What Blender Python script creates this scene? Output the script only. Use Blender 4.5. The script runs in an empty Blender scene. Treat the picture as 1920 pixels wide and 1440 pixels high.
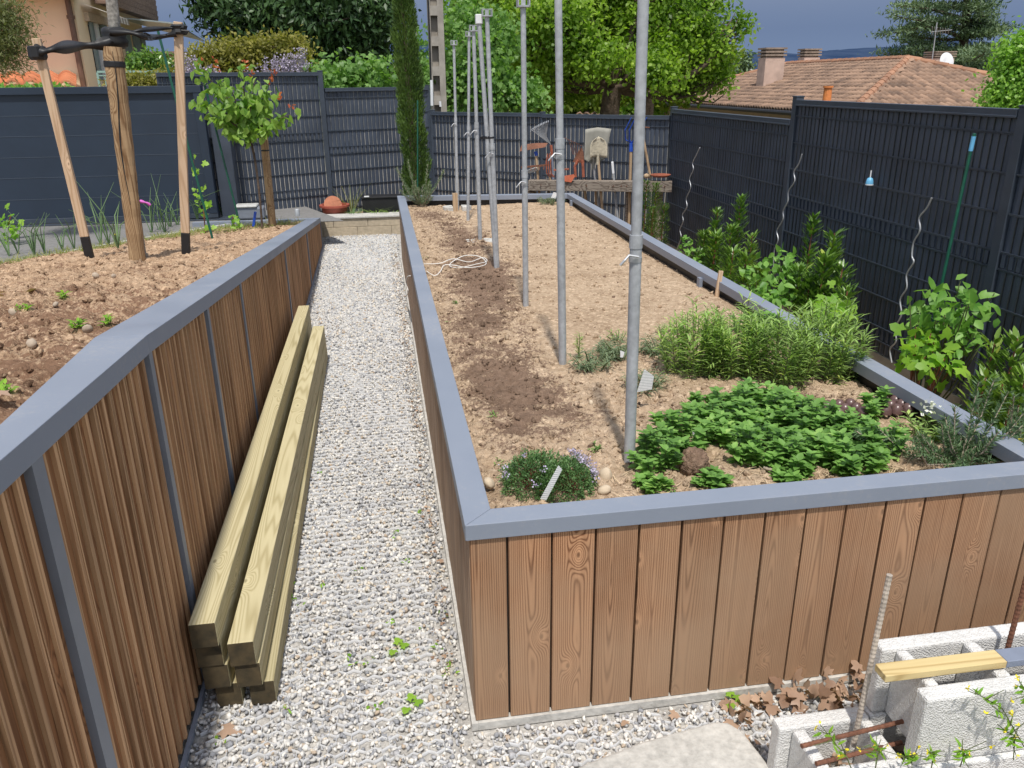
import bpy, math, random
import numpy as np
from mathutils import Vector, Matrix, noise as mnoise
random.seed(7)
rng = np.random.default_rng(11)
C = bpy.context.scene.collection
scn = bpy.context.scene

# ------------------------------------------------------------------ camera
F = 1503.0
def _d(px, py): return np.array([(px-960)/F, -(py-720)/F, -1.0])
_Y = _d(701, 154); _Y /= np.linalg.norm(_Y)
_Z = -_d(1005, 4690); _Z -= _Y*(_Z@_Y); _Z /= np.linalg.norm(_Z)
_X = np.cross(_Y, _Z)
RM = np.array([_X, _Y, _Z])
EYE = np.array([0, 0, 2.0])
def ray(px, py): return RM @ _d(px, py)
def at(px, py, y): r = ray(px, py); return EYE + r*(y/r[1])
def atz(px, py, z): r = ray(px, py); return EYE + r*((z-2.0)/r[2])
def atx(px, py, x): r = ray(px, py); return EYE + r*(x/r[0])

cam = bpy.data.cameras.new('camera'); camo = bpy.data.objects.new('camera', cam); C.objects.link(camo)
cam.sensor_width = 36; cam.lens = F/1920*36; cam.clip_end = 9000; cam.clip_start = .05
camo.matrix_world = Matrix([[RM[0][0], RM[0][1], RM[0][2], 0], [RM[1][0], RM[1][1], RM[1][2], 0], [RM[2][0], RM[2][1], RM[2][2], 2.0], [0, 0, 0, 1]])
scn.camera = camo
scn.view_settings.view_transform = 'Standard'; scn.view_settings.look = 'None'; scn.view_settings.exposure = 0
scn.cycles.use_denoising = True
scn.cycles.max_bounces = 6; scn.cycles.diffuse_bounces = 3; scn.cycles.glossy_bounces = 2; scn.cycles.transmission_bounces = 3
scn.cycles.transparent_max_bounces = 6; scn.cycles.sample_clamp_indirect = 4
scn.cycles.use_adaptive_sampling = True; scn.cycles.adaptive_threshold = 0.02

# ------------------------------------------------------------------ light
SUN = Vector((-0.05, -0.42, 0.90)).normalized()     # towards the sun
el = math.asin(SUN.z); az = math.atan2(SUN.x, SUN.y)
sl = bpy.data.lights.new('sun', 'SUN'); sl.energy = 4.0; sl.angle = math.radians(2.4); sl.color = (1, .955, .88)
so = bpy.data.objects.new('sun', sl); C.objects.link(so); so.rotation_euler = SUN.to_track_quat('Z', 'Y').to_euler(); so.location = (3, -8, 12)
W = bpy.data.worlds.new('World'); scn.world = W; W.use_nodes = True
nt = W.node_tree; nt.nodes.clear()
def N(t, kind, **kw):
    n = t.nodes.new(kind)
    for k, v in kw.items():
        if k.startswith('i_'):
            n.inputs[k[2:].replace('_', ' ')].default_value = v
        elif k.startswith('n_'):
            n.inputs[int(k[2:])].default_value = v
        else: setattr(n, k, v)
    return n
def L(t, a, b):
    t.links.new(a, b)
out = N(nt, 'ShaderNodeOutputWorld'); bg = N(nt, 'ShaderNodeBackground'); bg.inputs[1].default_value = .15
sky = N(nt, 'ShaderNodeTexSky', sky_type='NISHITA', sun_disc=False, sun_elevation=el, sun_rotation=az)
tc = N(nt, 'ShaderNodeTexCoord'); sep = N(nt, 'ShaderNodeSeparateXYZ'); L(nt, tc.outputs['Generated'], sep.inputs[0])
def ramp(t, src, stops, interp='LINEAR'):
    r = t.nodes.new('ShaderNodeValToRGB'); r.color_ramp.interpolation = interp
    e = r.color_ramp.elements
    while len(e) < len(stops): e.new(.5)
    for i, (p, c) in enumerate(stops):
        e[i].position = p
        e[i].color = (c, c, c, 1) if not hasattr(c, '__len__') else (c[0], c[1], c[2], 1)
    if src is not None: t.links.new(src, r.inputs[0])
    return r.outputs[0]
def mix(t, f, a, b, mode='MIX'):
    m = t.nodes.new('ShaderNodeMix'); m.data_type = 'RGBA'; m.blend_type = mode
    for s, v in ((0, f), (6, a), (7, b)):
        if hasattr(v, 'is_output') or isinstance(v, bpy.types.NodeSocket): t.links.new(v, m.inputs[s])
        else: m.inputs[s].default_value = v if s == 0 else (v[0], v[1], v[2], 1)
    return m.outputs[2]
def math_(t, op, a, b=None, clamp=False):
    m = t.nodes.new('ShaderNodeMath'); m.operation = op; m.use_clamp = clamp
    for i, v in enumerate((a, b)):
        if v is None: continue
        if isinstance(v, bpy.types.NodeSocket): t.links.new(v, m.inputs[i])
        else: m.inputs[i].default_value = v
    return m.outputs[0]
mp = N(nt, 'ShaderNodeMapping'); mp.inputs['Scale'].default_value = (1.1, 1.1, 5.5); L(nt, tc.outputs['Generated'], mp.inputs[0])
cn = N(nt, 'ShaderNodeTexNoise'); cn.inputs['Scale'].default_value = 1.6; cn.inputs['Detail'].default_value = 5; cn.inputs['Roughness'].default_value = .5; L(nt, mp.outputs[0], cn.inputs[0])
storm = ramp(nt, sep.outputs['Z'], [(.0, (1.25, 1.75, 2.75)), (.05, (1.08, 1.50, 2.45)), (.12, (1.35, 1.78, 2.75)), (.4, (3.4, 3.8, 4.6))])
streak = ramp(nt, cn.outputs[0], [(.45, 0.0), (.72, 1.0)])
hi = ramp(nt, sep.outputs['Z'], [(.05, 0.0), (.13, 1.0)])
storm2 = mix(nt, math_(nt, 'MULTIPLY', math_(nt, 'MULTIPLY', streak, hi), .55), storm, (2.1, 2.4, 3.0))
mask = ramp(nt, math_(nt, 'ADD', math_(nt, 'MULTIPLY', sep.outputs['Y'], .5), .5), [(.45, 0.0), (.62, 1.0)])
fill_sky = mix(nt, .55, sky.outputs[0], (5.2, 5.4, 5.8))  # unseen sky behind the camera, pale cloud tone added as neutral fill light
L(nt, mix(nt, mask, fill_sky, storm2), bg.inputs[0]); L(nt, bg.outputs[0], out.inputs[0])

# ------------------------------------------------------------------ objects
def tag(o, label=None, cat=None, group=None, kind=None):
    if label: o['label'] = label
    if cat: o['category'] = cat
    if group: o['group'] = group
    if kind: o['kind'] = kind
    return o
def empty(name, loc, label=None, cat=None, group=None):
    o = bpy.data.objects.new(name, None); C.objects.link(o); o.location = tuple(float(v) for v in loc)
    o.empty_display_size = .1
    return tag(o, label, cat, group)
def wloc(p):
    v = Vector((0, 0, 0))
    while p is not None: v = v + p.location; p = p.parent
    return v
def link_mesh(name, me, mats, parent=None, smooth=False):
    for m in (mats if isinstance(mats, (list, tuple)) else [mats]): me.materials.append(m)
    if smooth: me.shade_smooth()
    o = bpy.data.objects.new(name, me); C.objects.link(o)
    if parent is not None: o.parent = parent
    return o
class MB:
    def __init__(s): s.v = []; s.f = []; s.m = []
    def add(s, vs, fs, mi=0):
        b = len(s.v); s.v += [tuple(float(c) for c in v) for v in vs]
        for f in fs: s.f.append(tuple(b+i for i in f)); s.m.append(mi)
    def box(s, lo, hi, mi=0):
        x0, y0, z0 = lo; x1, y1, z1 = hi
        s.add([(x0, y0, z0), (x1, y0, z0), (x1, y1, z0), (x0, y1, z0), (x0, y0, z1), (x1, y0, z1), (x1, y1, z1), (x0, y1, z1)],
              [(0, 3, 2, 1), (4, 5, 6, 7), (0, 1, 5, 4), (1, 2, 6, 5), (2, 3, 7, 6), (3, 0, 4, 7)], mi)
    def bar(s, a, b, w, h, up=(0, 0, 1), mi=0, w2=None, h2=None):
        a = Vector(a); b = Vector(b); d = (b-a).normalized(); u = Vector(up)
        sx = d.cross(u)
        if sx.length < 1e-4: sx = d.cross(Vector((0, 1, 0)))
        sx.normalize(); uu = sx.cross(d)
        w2 = w if w2 is None else w2; h2 = h if h2 is None else h2
        vs = []
        for p, ww, hh in ((a, w, h), (b, w2, h2)):
            for i, j in ((-1, -1), (1, -1), (1, 1), (-1, 1)): vs.append(p+sx*ww*.5*i+uu*hh*.5*j)
        s.add(vs, [(3, 2, 1, 0), (4, 5, 6, 7), (0, 1, 5, 4), (1, 2, 6, 5), (2, 3, 7, 6), (3, 0, 4, 7)], mi)
    def tube(s, pts, r, n=8, cap=True, mi=0):
        pts = [Vector(p) for p in pts]; k = len(pts)
        rs = r if hasattr(r, '__len__') else [r]*k
        base = len(s.v); prev = None
        for i, p in enumerate(pts):
            d = (pts[min(i+1, k-1)]-pts[max(i-1, 0)])
            if d.length < 1e-9: d = Vector((0, 0, 1))
            d.normalize()
            if prev is None:
                u = d.cross(Vector((0, 0, 1)))
                if u.length < .05: u = d.cross(Vector((0, 1, 0)))
            else: u = prev - d*prev.dot(d)
            u.normalize(); prev = u; w = d.cross(u)
            for j in range(n):
                a = 2*math.pi*j/n; q = p+(u*math.cos(a)+w*math.sin(a))*rs[i]; s.v.append((q.x, q.y, q.z))
        for i in range(k-1):
            for j in range(n):
                s.f.append((base+i*n+j, base+i*n+(j+1) % n, base+(i+1)*n+(j+1) % n, base+(i+1)*n+j)); s.m.append(mi)
        if cap:
            for off, rev in ((0, True), ((k-1)*n, False)):
                c0 = len(s.v); s.v += [s.v[base+off+j] for j in range(n)]
                f = tuple(c0+j for j in range(n)); s.f.append(f[::-1] if rev else f); s.m.append(mi)
    def lathe(s, c, prof, n=16, mi=0, axis=None):
        c = Vector(c); base = len(s.v); Q = Vector(axis or (0, 0, 1)).to_track_quat('Z', 'Y')
        for (r, z) in prof:
            for j in range(n):
                a = 2*math.pi*j/n; q = c+Q @ Vector((r*math.cos(a), r*math.sin(a), z)); s.v.append((q.x, q.y, q.z))
        for i in range(len(prof)-1):
            for j in range(n):
                s.f.append((base+i*n+j, base+i*n+(j+1) % n, base+(i+1)*n+(j+1) % n, base+(i+1)*n+j)); s.m.append(mi)
    def prism(s, poly, z0, z1, mi=0):
        n = len(poly); vs = [(p[0], p[1], z0 if len(p) < 3 else p[2]+z0) for p in poly]+[(p[0], p[1], z1 if len(p) < 3 else p[2]+z1) for p in poly]
        s.add(vs, [tuple(range(n))[::-1], tuple(range(n, 2*n))]+[(i, (i+1) % n, n+(i+1) % n, n+i) for i in range(n)], mi)
    def build(s, name, mats, parent=None, smooth=False, bevel=0, seg=2, local=True):
        me = bpy.data.meshes.new(name); o = wloc(parent)
        me.from_pydata([(v[0]-o.x, v[1]-o.y, v[2]-o.z) for v in s.v], [], s.f)
        if isinstance(mats, (list, tuple)): me.polygons.foreach_set('material_index', s.m)
        me.update()
        ob = link_mesh(name, me, mats, parent, smooth)
        if bevel:
            b = ob.modifiers.new('bevel', 'BEVEL'); b.width = bevel; b.segments = seg; b.limit_method = 'ANGLE'; b.angle_limit = math.radians(40)
        return ob
def npmesh(name, V, Fc, mat, parent=None, smooth=False, attrs=None):
    """V (n,3); Fc (m,k) constant k"""
    o = wloc(parent); V = np.asarray(V, dtype=np.float64)-np.array([o.x, o.y, o.z])
    Fc = np.asarray(Fc, dtype=np.int32); me = bpy.data.meshes.new(name)
    m, k = Fc.shape
    me.vertices.add(len(V)); me.vertices.foreach_set('co', V.astype(np.float32).ravel())
    me.loops.add(m*k); me.loops.foreach_set('vertex_index', Fc.ravel())
    me.polygons.add(m); me.polygons.foreach_set('loop_start', np.arange(0, m*k, k, dtype=np.int32))
    me.update(calc_edges=True)
    if attrs:
        for an, av in attrs.items():
            a = me.attributes.new(an, 'FLOAT', 'POINT'); a.data.foreach_set('value', np.asarray(av, dtype=np.float32))
    me.validate()
    return link_mesh(name, me, mat, parent, smooth)

# vectorised value noise
def _h(ix, iy, s):
    n = (ix.astype(np.int64)*374761393+iy.astype(np.int64)*668265263+s*982451653) & 0xffffffff
    n = ((n ^ (n >> 13))*1274126177) & 0xffffffff
    return ((n ^ (n >> 16)) & 0xffff)/65535.0
def vn(x, y, f, s=0):
    x = x*f; y = y*f; ix = np.floor(x); iy = np.floor(y); fx = x-ix; fy = y-iy
    fx = fx*fx*(3-2*fx); fy = fy*fy*(3-2*fy)
    a = _h(ix, iy, s); b = _h(ix+1, iy, s); c = _h(ix, iy+1, s); d = _h(ix+1, iy+1, s)
    return (a*(1-fx)+b*fx)*(1-fy)+(c*(1-fx)+d*fx)*fy
def rotn(x, y, f, s=0): return vn(x*.8+y*.6, -x*.6+y*.8, f, s)
def billow(x, y, f, s=0): return np.abs(rotn(x, y, f, s)+vn(x, y, f*1.07, s+9)-1.0)

# ------------------------------------------------------------------ materials
def new_mat(name):
    m = bpy.data.materials.new(name); m.use_nodes = True; t = m.node_tree; t.nodes.clear()
    o = t.nodes.new('ShaderNodeOutputMaterial'); b = t.nodes.new('ShaderNodeBsdfPrincipled'); t.links.new(b.outputs[0], o.inputs[0])
    return m, t, b, o
def coords(t, scale=(1, 1, 1), island=0.0):
    g = t.nodes.new('ShaderNodeNewGeometry'); src = g.outputs['Position']
    if island:
        v = t.nodes.new('ShaderNodeVectorMath'); v.operation = 'ADD'; t.links.new(src, v.inputs[0])
        cmb = t.nodes.new('ShaderNodeCombineXYZ')
        for i, k in enumerate((1.0, 1.7, .6)): t.links.new(math_(t, 'MULTIPLY', g.outputs['Random Per Island'], island*k), cmb.inputs[i])
        t.links.new(cmb.outputs[0], v.inputs[1]); src = v.outputs[0]
    m = t.nodes.new('ShaderNodeMapping'); m.inputs['Scale'].default_value = scale; t.links.new(src, m.inputs[0])
    return m.outputs[0], g
def tnoise(t, vec, scale, detail=4, rough=.55, dist=0):
    n = t.nodes.new('ShaderNodeTexNoise'); n.inputs['Scale'].default_value = scale; n.inputs['Detail'].default_value = detail
    n.inputs['Roughness'].default_value = rough; n.inputs['Distortion'].default_value = dist
    t.links.new(vec, n.inputs['Vector']); return n.outputs[0]
def voro(t, vec, scale, feature='F1', out='Distance'):
    n = t.nodes.new('ShaderNodeTexVoronoi'); n.feature = feature; n.inputs['Scale'].default_value = scale
    t.links.new(vec, n.inputs['Vector']); return n.outputs[out]
def bump(t, b, h, strength=.5, dist=.01):
    n = t.nodes.new('ShaderNodeBump'); n.inputs['Strength'].default_value = strength; n.inputs['Distance'].default_value = dist
    t.links.new(h, n.inputs['Height']); t.links.new(n.outputs[0], b.inputs['Normal']); return n
def setc(t, b, v):
    if isinstance(v, bpy.types.NodeSocket): t.links.new(v, b.inputs['Base Color'])
    else: b.inputs['Base Color'].default_value = (v[0], v[1], v[2], 1)
def plain(name, col, rough=.6, metal=0, var=.25, scale=20, bmp=.15, bd=.003, var2=None, spec=.5):
    m, t, b, o = new_mat(name); v, g = coords(t)
    n = tnoise(t, v, scale, 5); n2 = tnoise(t, v, scale*.13+.6, 3)
    f = math_(t, 'ADD', math_(t, 'MULTIPLY', n, .6), math_(t, 'MULTIPLY', n2, .4))
    c2 = var2 or tuple(c*(1-var) for c in col); c1 = tuple(min(1, c*(1+var*.7)) for c in col)
    setc(t, b, ramp(t, f, [(.32, c2), (.68, c1)]))
    b.inputs['Roughness'].default_value = rough; b.inputs['Metallic'].default_value = metal; b.inputs['Specular IOR Level'].default_value = spec
    if bmp: bump(t, b, n, bmp, bd)
    return m
def wood(name, light, dark, axis='z', rings=26, across=7.0, along=.55, island=9.0, rough=.75, streak=.5, knots=True, grey=None, bmp=.25, pitch=None):
    m, t, b, o = new_mat(name)
    s = {'z': (across, across, along), 'y': (across, along, across), 'x': (along, across, across)}[axis]
    sf = {'z': (60, 60, 1.6), 'y': (60, 1.6, 60), 'x': (1.6, 60, 60)}[axis]
    v, g = coords(t, s, island)
    base = tnoise(t, v, 1.0, 2, .4)
    if knots:
        ks = {'z': (4.2, 4.2, 2.3), 'y': (4.2, 2.0, 4.2), 'x': (2.0, 4.2, 4.2)}[axis]
        vk, _ = coords(t, ks, island)
        s2 = t.nodes.new('ShaderNodeSeparateXYZ'); t.links.new(vk, s2.inputs[0]); c2 = t.nodes.new('ShaderNodeCombineXYZ')
        ai = {'z': 2, 'y': 1, 'x': 0}[axis]; oi = [i for i in range(3) if i != ai]
        t.links.new(math_(t, 'ADD', s2.outputs[oi[0]], s2.outputs[oi[1]]), c2.inputs[0]); t.links.new(s2.outputs[ai], c2.inputs[1])
        vo = t.nodes.new('ShaderNodeTexVoronoi'); vo.voronoi_dimensions = '2D'; vo.inputs['Scale'].default_value = 1.0; t.links.new(c2.outputs[0], vo.inputs['Vector']); kd = vo.outputs['Distance']
        kn = math_(t, 'POWER', 2.718, math_(t, 'MULTIPLY', math_(t, 'MULTIPLY', kd, kd), -70.0))
        base2 = math_(t, 'ADD', base, math_(t, 'MULTIPLY', kn, .22))
    else: base2 = base; kn = None
    if pitch:
        gp = t.nodes.new('ShaderNodeNewGeometry'); sx = t.nodes.new('ShaderNodeSeparateXYZ'); t.links.new(gp.outputs['Position'], sx.inputs[0])
        loc = math_(t, 'FRACT', math_(t, 'DIVIDE', math_(t, 'SUBTRACT', sx.outputs[0], pitch[0]), pitch[1]))
        loc = math_(t, 'SUBTRACT', loc, math_(t, 'ADD', .25, math_(t, 'MULTIPLY', gp.outputs['Random Per Island'], .5)))
        nn = math_(t, 'SUBTRACT', base2, .5)
        base2 = math_(t, 'SQRT', math_(t, 'ADD', math_(t, 'MULTIPLY', loc, loc), math_(t, 'MULTIPLY', math_(t, 'MULTIPLY', nn, nn), 2.2)))
        rings = pitch[2]
    ring = math_(t, 'SINE', math_(t, 'MULTIPLY', base2, rings*6.28))
    ring = math_(t, 'MULTIPLY_ADD', ring, .5); 
    ring.node.inputs[2].default_value = .5
    vf, _ = coords(t, sf, island)
    fine = tnoise(t, vf, 1.6, 3, .6)
    wide = tnoise(t, v, .9, 2, .5)
    ringp = math_(t, 'POWER', ring, 2.2)
    f = math_(t, 'ADD', math_(t, 'MULTIPLY', ringp, .5), math_(t, 'MULTIPLY', fine, streak))
    f = math_(t, 'ADD', f, math_(t, 'MULTIPLY', wide, .35))
    col = ramp(t, f, [(.25, light), (.62, tuple((a+c)/2 for a, c in zip(light, dark))), (.95, dark)])
    hv = t.nodes.new('ShaderNodeHueSaturation'); t.links.new(col, hv.inputs['Color'])
    t.links.new(math_(t, 'ADD', math_(t, 'MULTIPLY', g.outputs['Random Per Island'], .46), .78), hv.inputs['Value'])
    col = hv.outputs[0]
    if kn is not None:
        col = mix(t, math_(t, 'MULTIPLY', ramp(t, kn, [(.55, 0.0), (.95, 1.0)]), .45), col, tuple(c*1.35 for c in light))
        col = mix(t, math_(t, 'MULTIPLY', ramp(t, kn, [(.93, 0.0), (.99, 1.0)]), .7), col, tuple(c*.5 for c in dark))
    if grey:
        vg, _ = coords(t); sz = t.nodes.new('ShaderNodeSeparateXYZ'); t.links.new(vg, sz.inputs[0])
        if pitch: col = mix(t, math_(t, 'MULTIPLY', ramp(t, math_(t, 'ADD', sz.outputs[2], math_(t, 'MULTIPLY', tnoise(t, vg, 7, 3), .25)), [(.12, .75), (.75, .0)]), .8), col, grey)
        gn = ramp(t, tnoise(t, vg, 2.3, 4), [(.38, 0.0), (.66, 1.0)])
        col = mix(t, math_(t, 'MULTIPLY', gn, .6), col, grey)
    setc(t, b, col); b.inputs['Roughness'].default_value = rough; b.inputs['Specular IOR Level'].default_value = .25
    bump(t, b, math_(t, 'MULTIPLY', f, -1.0), bmp, .004)
    return m
def leafmat(name, a, c, tip=None, trans=.35, rough=.45, big=.5, bigscale=1.2, spec=.35):
    m, t, b, o = new_mat(name); v, g = coords(t)
    big_n = tnoise(t, v, bigscale, 3)
    f = math_(t, 'ADD', math_(t, 'MULTIPLY', g.outputs['Random Per Island'], 1-big), math_(t, 'MULTIPLY', ramp(t, big_n, [(.35, 0.0), (.65, 1.0)]), big))
    st = [(.05, a), (.8, c)] + ([(.97, tip)] if tip else [])
    col = ramp(t, f, st)
    setc(t, b, col); b.inputs['Roughness'].default_value = rough; b.inputs['Specular IOR Level'].default_value = spec
    tr = t.nodes.new('ShaderNodeBsdfTranslucent')
    t.links.new(mix(t, 1.0, col, (1.5, 1.7, .7), 'MULTIPLY'), tr.inputs[0])
    mx = t.nodes.new('ShaderNodeMixShader'); mx.inputs[0].default_value = trans
    t.links.new(b.outputs[0], mx.inputs[1]); t.links.new(tr.outputs[0], mx.inputs[2]); t.links.new(mx.outputs[0], o.inputs[0])
    return m

M = {}
M['cap'] = plain('coated_grey', (.265, .30, .37), .42, 0, .10, 9, .04, .001)
def capmat():
    m, t, b, o = new_mat('dusty_coated_grey'); v, g = coords(t)
    n = tnoise(t, v, 2.2, 6, .65); n2 = tnoise(t, v, 60, 4, .7); sp = voro(t, v, 38)
    c = ramp(t, n, [(.3, (.205, .235, .295)), (.7, (.235, .265, .325))])
    c = mix(t, math_(t, 'MULTIPLY', ramp(t, math_(t, 'MULTIPLY', n2, n), [(.28, 0.0), (.42, 1.0)]), .22), c, (.42, .38, .33))
    c = mix(t, ramp(t, sp, [(.035, .55), (.06, 0.0)]), c, (.20, .16, .12))
    setc(t, b, c); t.links.new(ramp(t, n, [(.3, .38), (.7, .58)]), b.inputs['Roughness']); bump(t, b, n2, .04, .001); return m
M['cap'] = capmat()
M['capdark'] = plain('coated_strip', (.19, .21, .25), .45, 0, .12, 9, .04, .001)
M['fence'] = plain('fence_slat', (.054, .068, .096), .5, 0, .35, 3, .05, .001)
M['fencewire'] = plain('fence_wire', (.045, .058, .080), .4, 0, .2, 10, 0)
M['gate'] = plain('gate_panel', (.020, .033, .056), .45, 0, .12, 4, .03, .001)
M['gateline'] = plain('gate_groove', (.055, .072, .10), .5, 0, .1, 4, 0)
M['steel'] = plain('galvanised', (.40, .415, .435), .50, .15, .3, 38, .15, .0015)
M['steelbright'] = plain('bright_steel', (.48, .49, .51), .42, .5, .15, 30, .05, .001)
M['white'] = plain('white_plastic', (.75, .76, .78), .5, 0, .06, 20, 0)
M['black'] = plain('black_rubber', (.012, .012, .014), .5, 0, .4, 12, .3, .004)
M['conc'] = plain('pale_concrete', (.52, .505, .47), .9, 0, .30, 45, .8, .005)
M['blockm'] = None
M['boards'] = wood('front_board_wood', (.48, .265, .145), (.15, .064, .03), 'z', 40, 5.0, .42, 9.0, grey=(.35, .235, .15), streak=.55, pitch=(.2965, .138, 22))
M['sideb'] = wood('side_board_wood', (.46, .32, .22), (.22, .13, .08), 'z', 14, 16, .4, 9.0, knots=False, grey=(.42, .31, .23))
M['clad'] = wood('cladding_wood', (.34, .155, .066), (.15, .062, .026), 'z', 12, 14, .5, 9.0, grey=(.26, .13, .06))
M['rib'] = wood('cladding_rib_wood', (.58, .35, .19), (.32, .175, .09), 'z', 8, 14, .5, 9.0, knots=False)
M['beam'] = wood('treated_beam_wood', (.50, .44, .27), (.33, .275, .145), 'y', 30, 7.0, .30, 9.0, streak=.35, bmp=.15)
M['beamend'] = plain('beam_end_grain', (.085, .06, .028), .85, 0, .45, 26, .2, .004, var2=(.028, .023, .012))
M['stake'] = wood('sawn_stake_wood', (.64, .47, .32), (.46, .30, .18), 'z', 8, 14, .4, 9.0, streak=.3, bmp=.12)
M['post'] = wood('round_post_wood', (.42, .29, .165), (.17, .095, .045), 'z', 18, 9, .6, 9.0, streak=.5, bmp=.5)
M['oldwood'] = wood('weathered_wood', (.34, .29, .24), (.13, .10, .08), 'x', 10, 12, .4, 9.0, bmp=.5)
M['handle'] = wood('tool_handle_wood', (.5, .37, .24), (.3, .2, .12), 'z', 6, 14, .5, 9.0, knots=False)
M['rust'] = plain('rusted_steel', (.20, .085, .05), .85, .1, .5, 60, .6, .003)
M['orange'] = plain('orange_paint', (.34, .10, .055), .75, 0, .5, 40, .2, .002)
M['blue'] = plain('blue_plastic', (.02, .08, .45), .35, 0, .15, 20, 0)
M['bluecap'] = plain('light_blue_cap', (.15, .45, .72), .35, 0, .15, 20, 0)
M['greenst'] = plain('green_plastic_coat', (.012, .10, .065), .4, 0, .3, 20, .1, .001)
M['terra'] = plain('terracotta_plastic', (.36, .085, .055), .55, 0, .2, 12, .1, .002)
M['dirty'] = plain('mortar_caked_steel', (.40, .36, .29), .9, 0, .35, 22, .6, .006)
M['string'] = plain('white_cord', (.82, .80, .76), .8, 0, .05, 50, 0)
M['bark'] = plain('dark_bark', (.10, .07, .05), .9, 0, .5, 22, .9, .02)
M['palebark'] = plain('pale_bark', (.36, .30, .23), .9, 0, .4, 25, .6, .008)
M['lichen'] = plain('lichen_bark', (.30, .28, .25), .9, 0, .6, 45, .8, .01)
M['stem'] = plain('green_stem', (.10, .12, .04), .7, 0, .4, 25, .2, .003)
M['redstem'] = plain('red_stem', (.22, .08, .045), .7, 0, .4, 25, .2, .003)
M['tie'] = plain('pink_ribbon', (.6, .12, .5), .5, 0, .1, 20, 0)
M['tray'] = plain('dark_plastic_tray', (.13, .075, .07), .3, 0, .2, 20, 0)
M['slate'] = plain('slate_plank', (.20, .23, .30), .6, 0, .15, 14, .1, .001)
M['yellow'] = plain('yellow_petal', (.75, .62, .03), .6, 0, .1, 20, 0)
M['redleafm'] = leafmat('red_young_leaf', (.35, .06, .03), (.5, .14, .05))
M['whitefl'] = leafmat('white_petals', (.6, .6, .52), (.85, .85, .8), trans=.2)
M['lilac'] = leafmat('lilac_petals', (.32, .27, .42), (.58, .52, .68), trans=.2, big=.2)
# leaves
M['mint'] = leafmat('mint_leaf', (.08, .18, .035), (.21, .39, .09), (.36, .53, .15), .28, big=.35, bigscale=5)
M['tarr'] = leafmat('tarragon_leaf', (.14, .22, .06), (.36, .52, .16), (.56, .64, .18), .3, big=.3, bigscale=4)
M['grey'] = leafmat('grey_green_leaf', (.10, .15, .08), (.22, .28, .16), None, .2, big=.3, bigscale=5)
M['thyme'] = leafmat('thyme_leaf', (.05, .12, .04), (.16, .28, .10), None, .2, big=.3, bigscale=8)
M['rosem'] = leafmat('rosemary_leaf', (.055, .11, .05), (.15, .23, .11), None, .15, big=.3, bigscale=5)
M['laurel'] = leafmat('laurel_leaf', (.05, .12, .025), (.17, .30, .055), (.34, .42, .08), .25, .3, big=.35, bigscale=3)
M['laurel2'] = leafmat('young_laurel_leaf', (.08, .17, .03), (.20, .32, .06), (.30, .36, .07), .3, .35, big=.35, bigscale=3)
M['yew'] = leafmat('hedge_needle', (.05, .11, .02), (.14, .22, .04), (.26, .26, .06), .25, big=.35, bigscale=4)
M['vine'] = leafmat('vine_leaf', (.15, .33, .03), (.32, .52, .07), None, .45, big=.3, bigscale=4)
M['rasp'] = leafmat('raspberry_leaf', (.09, .23, .035), (.24, .44, .09), None, .35, big=.3, bigscale=4)
M['apric'] = leafmat('apricot_leaf', (.10, .22, .035), (.28, .42, .09), None, .4, big=.35, bigscale=4)
M['cyp'] = leafmat('cypress_spray', (.05, .10, .022), (.14, .23, .05), None, .2, big=.5, bigscale=2.2)
M['oak'] = leafmat('oak_leaf', (.075, .16, .02), (.31, .46, .055), (.47, .58, .11), .45, big=.62, bigscale=1.0)
M['oak2'] = leafmat('olive_oak_leaf', (.08, .13, .015), (.20, .26, .03), None, .42, big=.55, bigscale=.7)
M['conif'] = leafmat('dark_conifer_spray', (.014, .04, .013), (.06, .12, .035), None, .15, big=.55, bigscale=.6)
M['fig'] = leafmat('fig_leaf', (.08, .19, .04), (.23, .38, .11), None, .4, big=.4, bigscale=1.5)
M['cedar'] = leafmat('cedar_needle', (.045, .09, .045), (.17, .24, .12), None, .15, big=.6, bigscale=.5)
M['bright'] = leafmat('bright_bush_leaf', (.10, .25, .03), (.28, .46, .08), None, .4, big=.5, bigscale=1)
M['wist'] = leafmat('wisteria_young_leaf', (.12, .13, .025), (.34, .31, .075), None, .4, big=.45, bigscale=1.5)
M['mimosa'] = leafmat('feathery_leaf', (.07, .10, .03), (.20, .22, .08), None, .3, big=.5, bigscale=1.5)
M['grassm'] = leafmat('grass_blade', (.12, .17, .04), (.34, .33, .13), None, .35, big=.4, bigscale=6)
M['leek'] = leafmat('leek_blade', (.10, .18, .08), (.22, .33, .16), None, .3, big=.3, bigscale=6)
M['dead'] = leafmat('dry_oak_leaf', (.22, .13, .085), (.52, .36, .26), None, .15, big=.2, bigscale=6)

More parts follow.
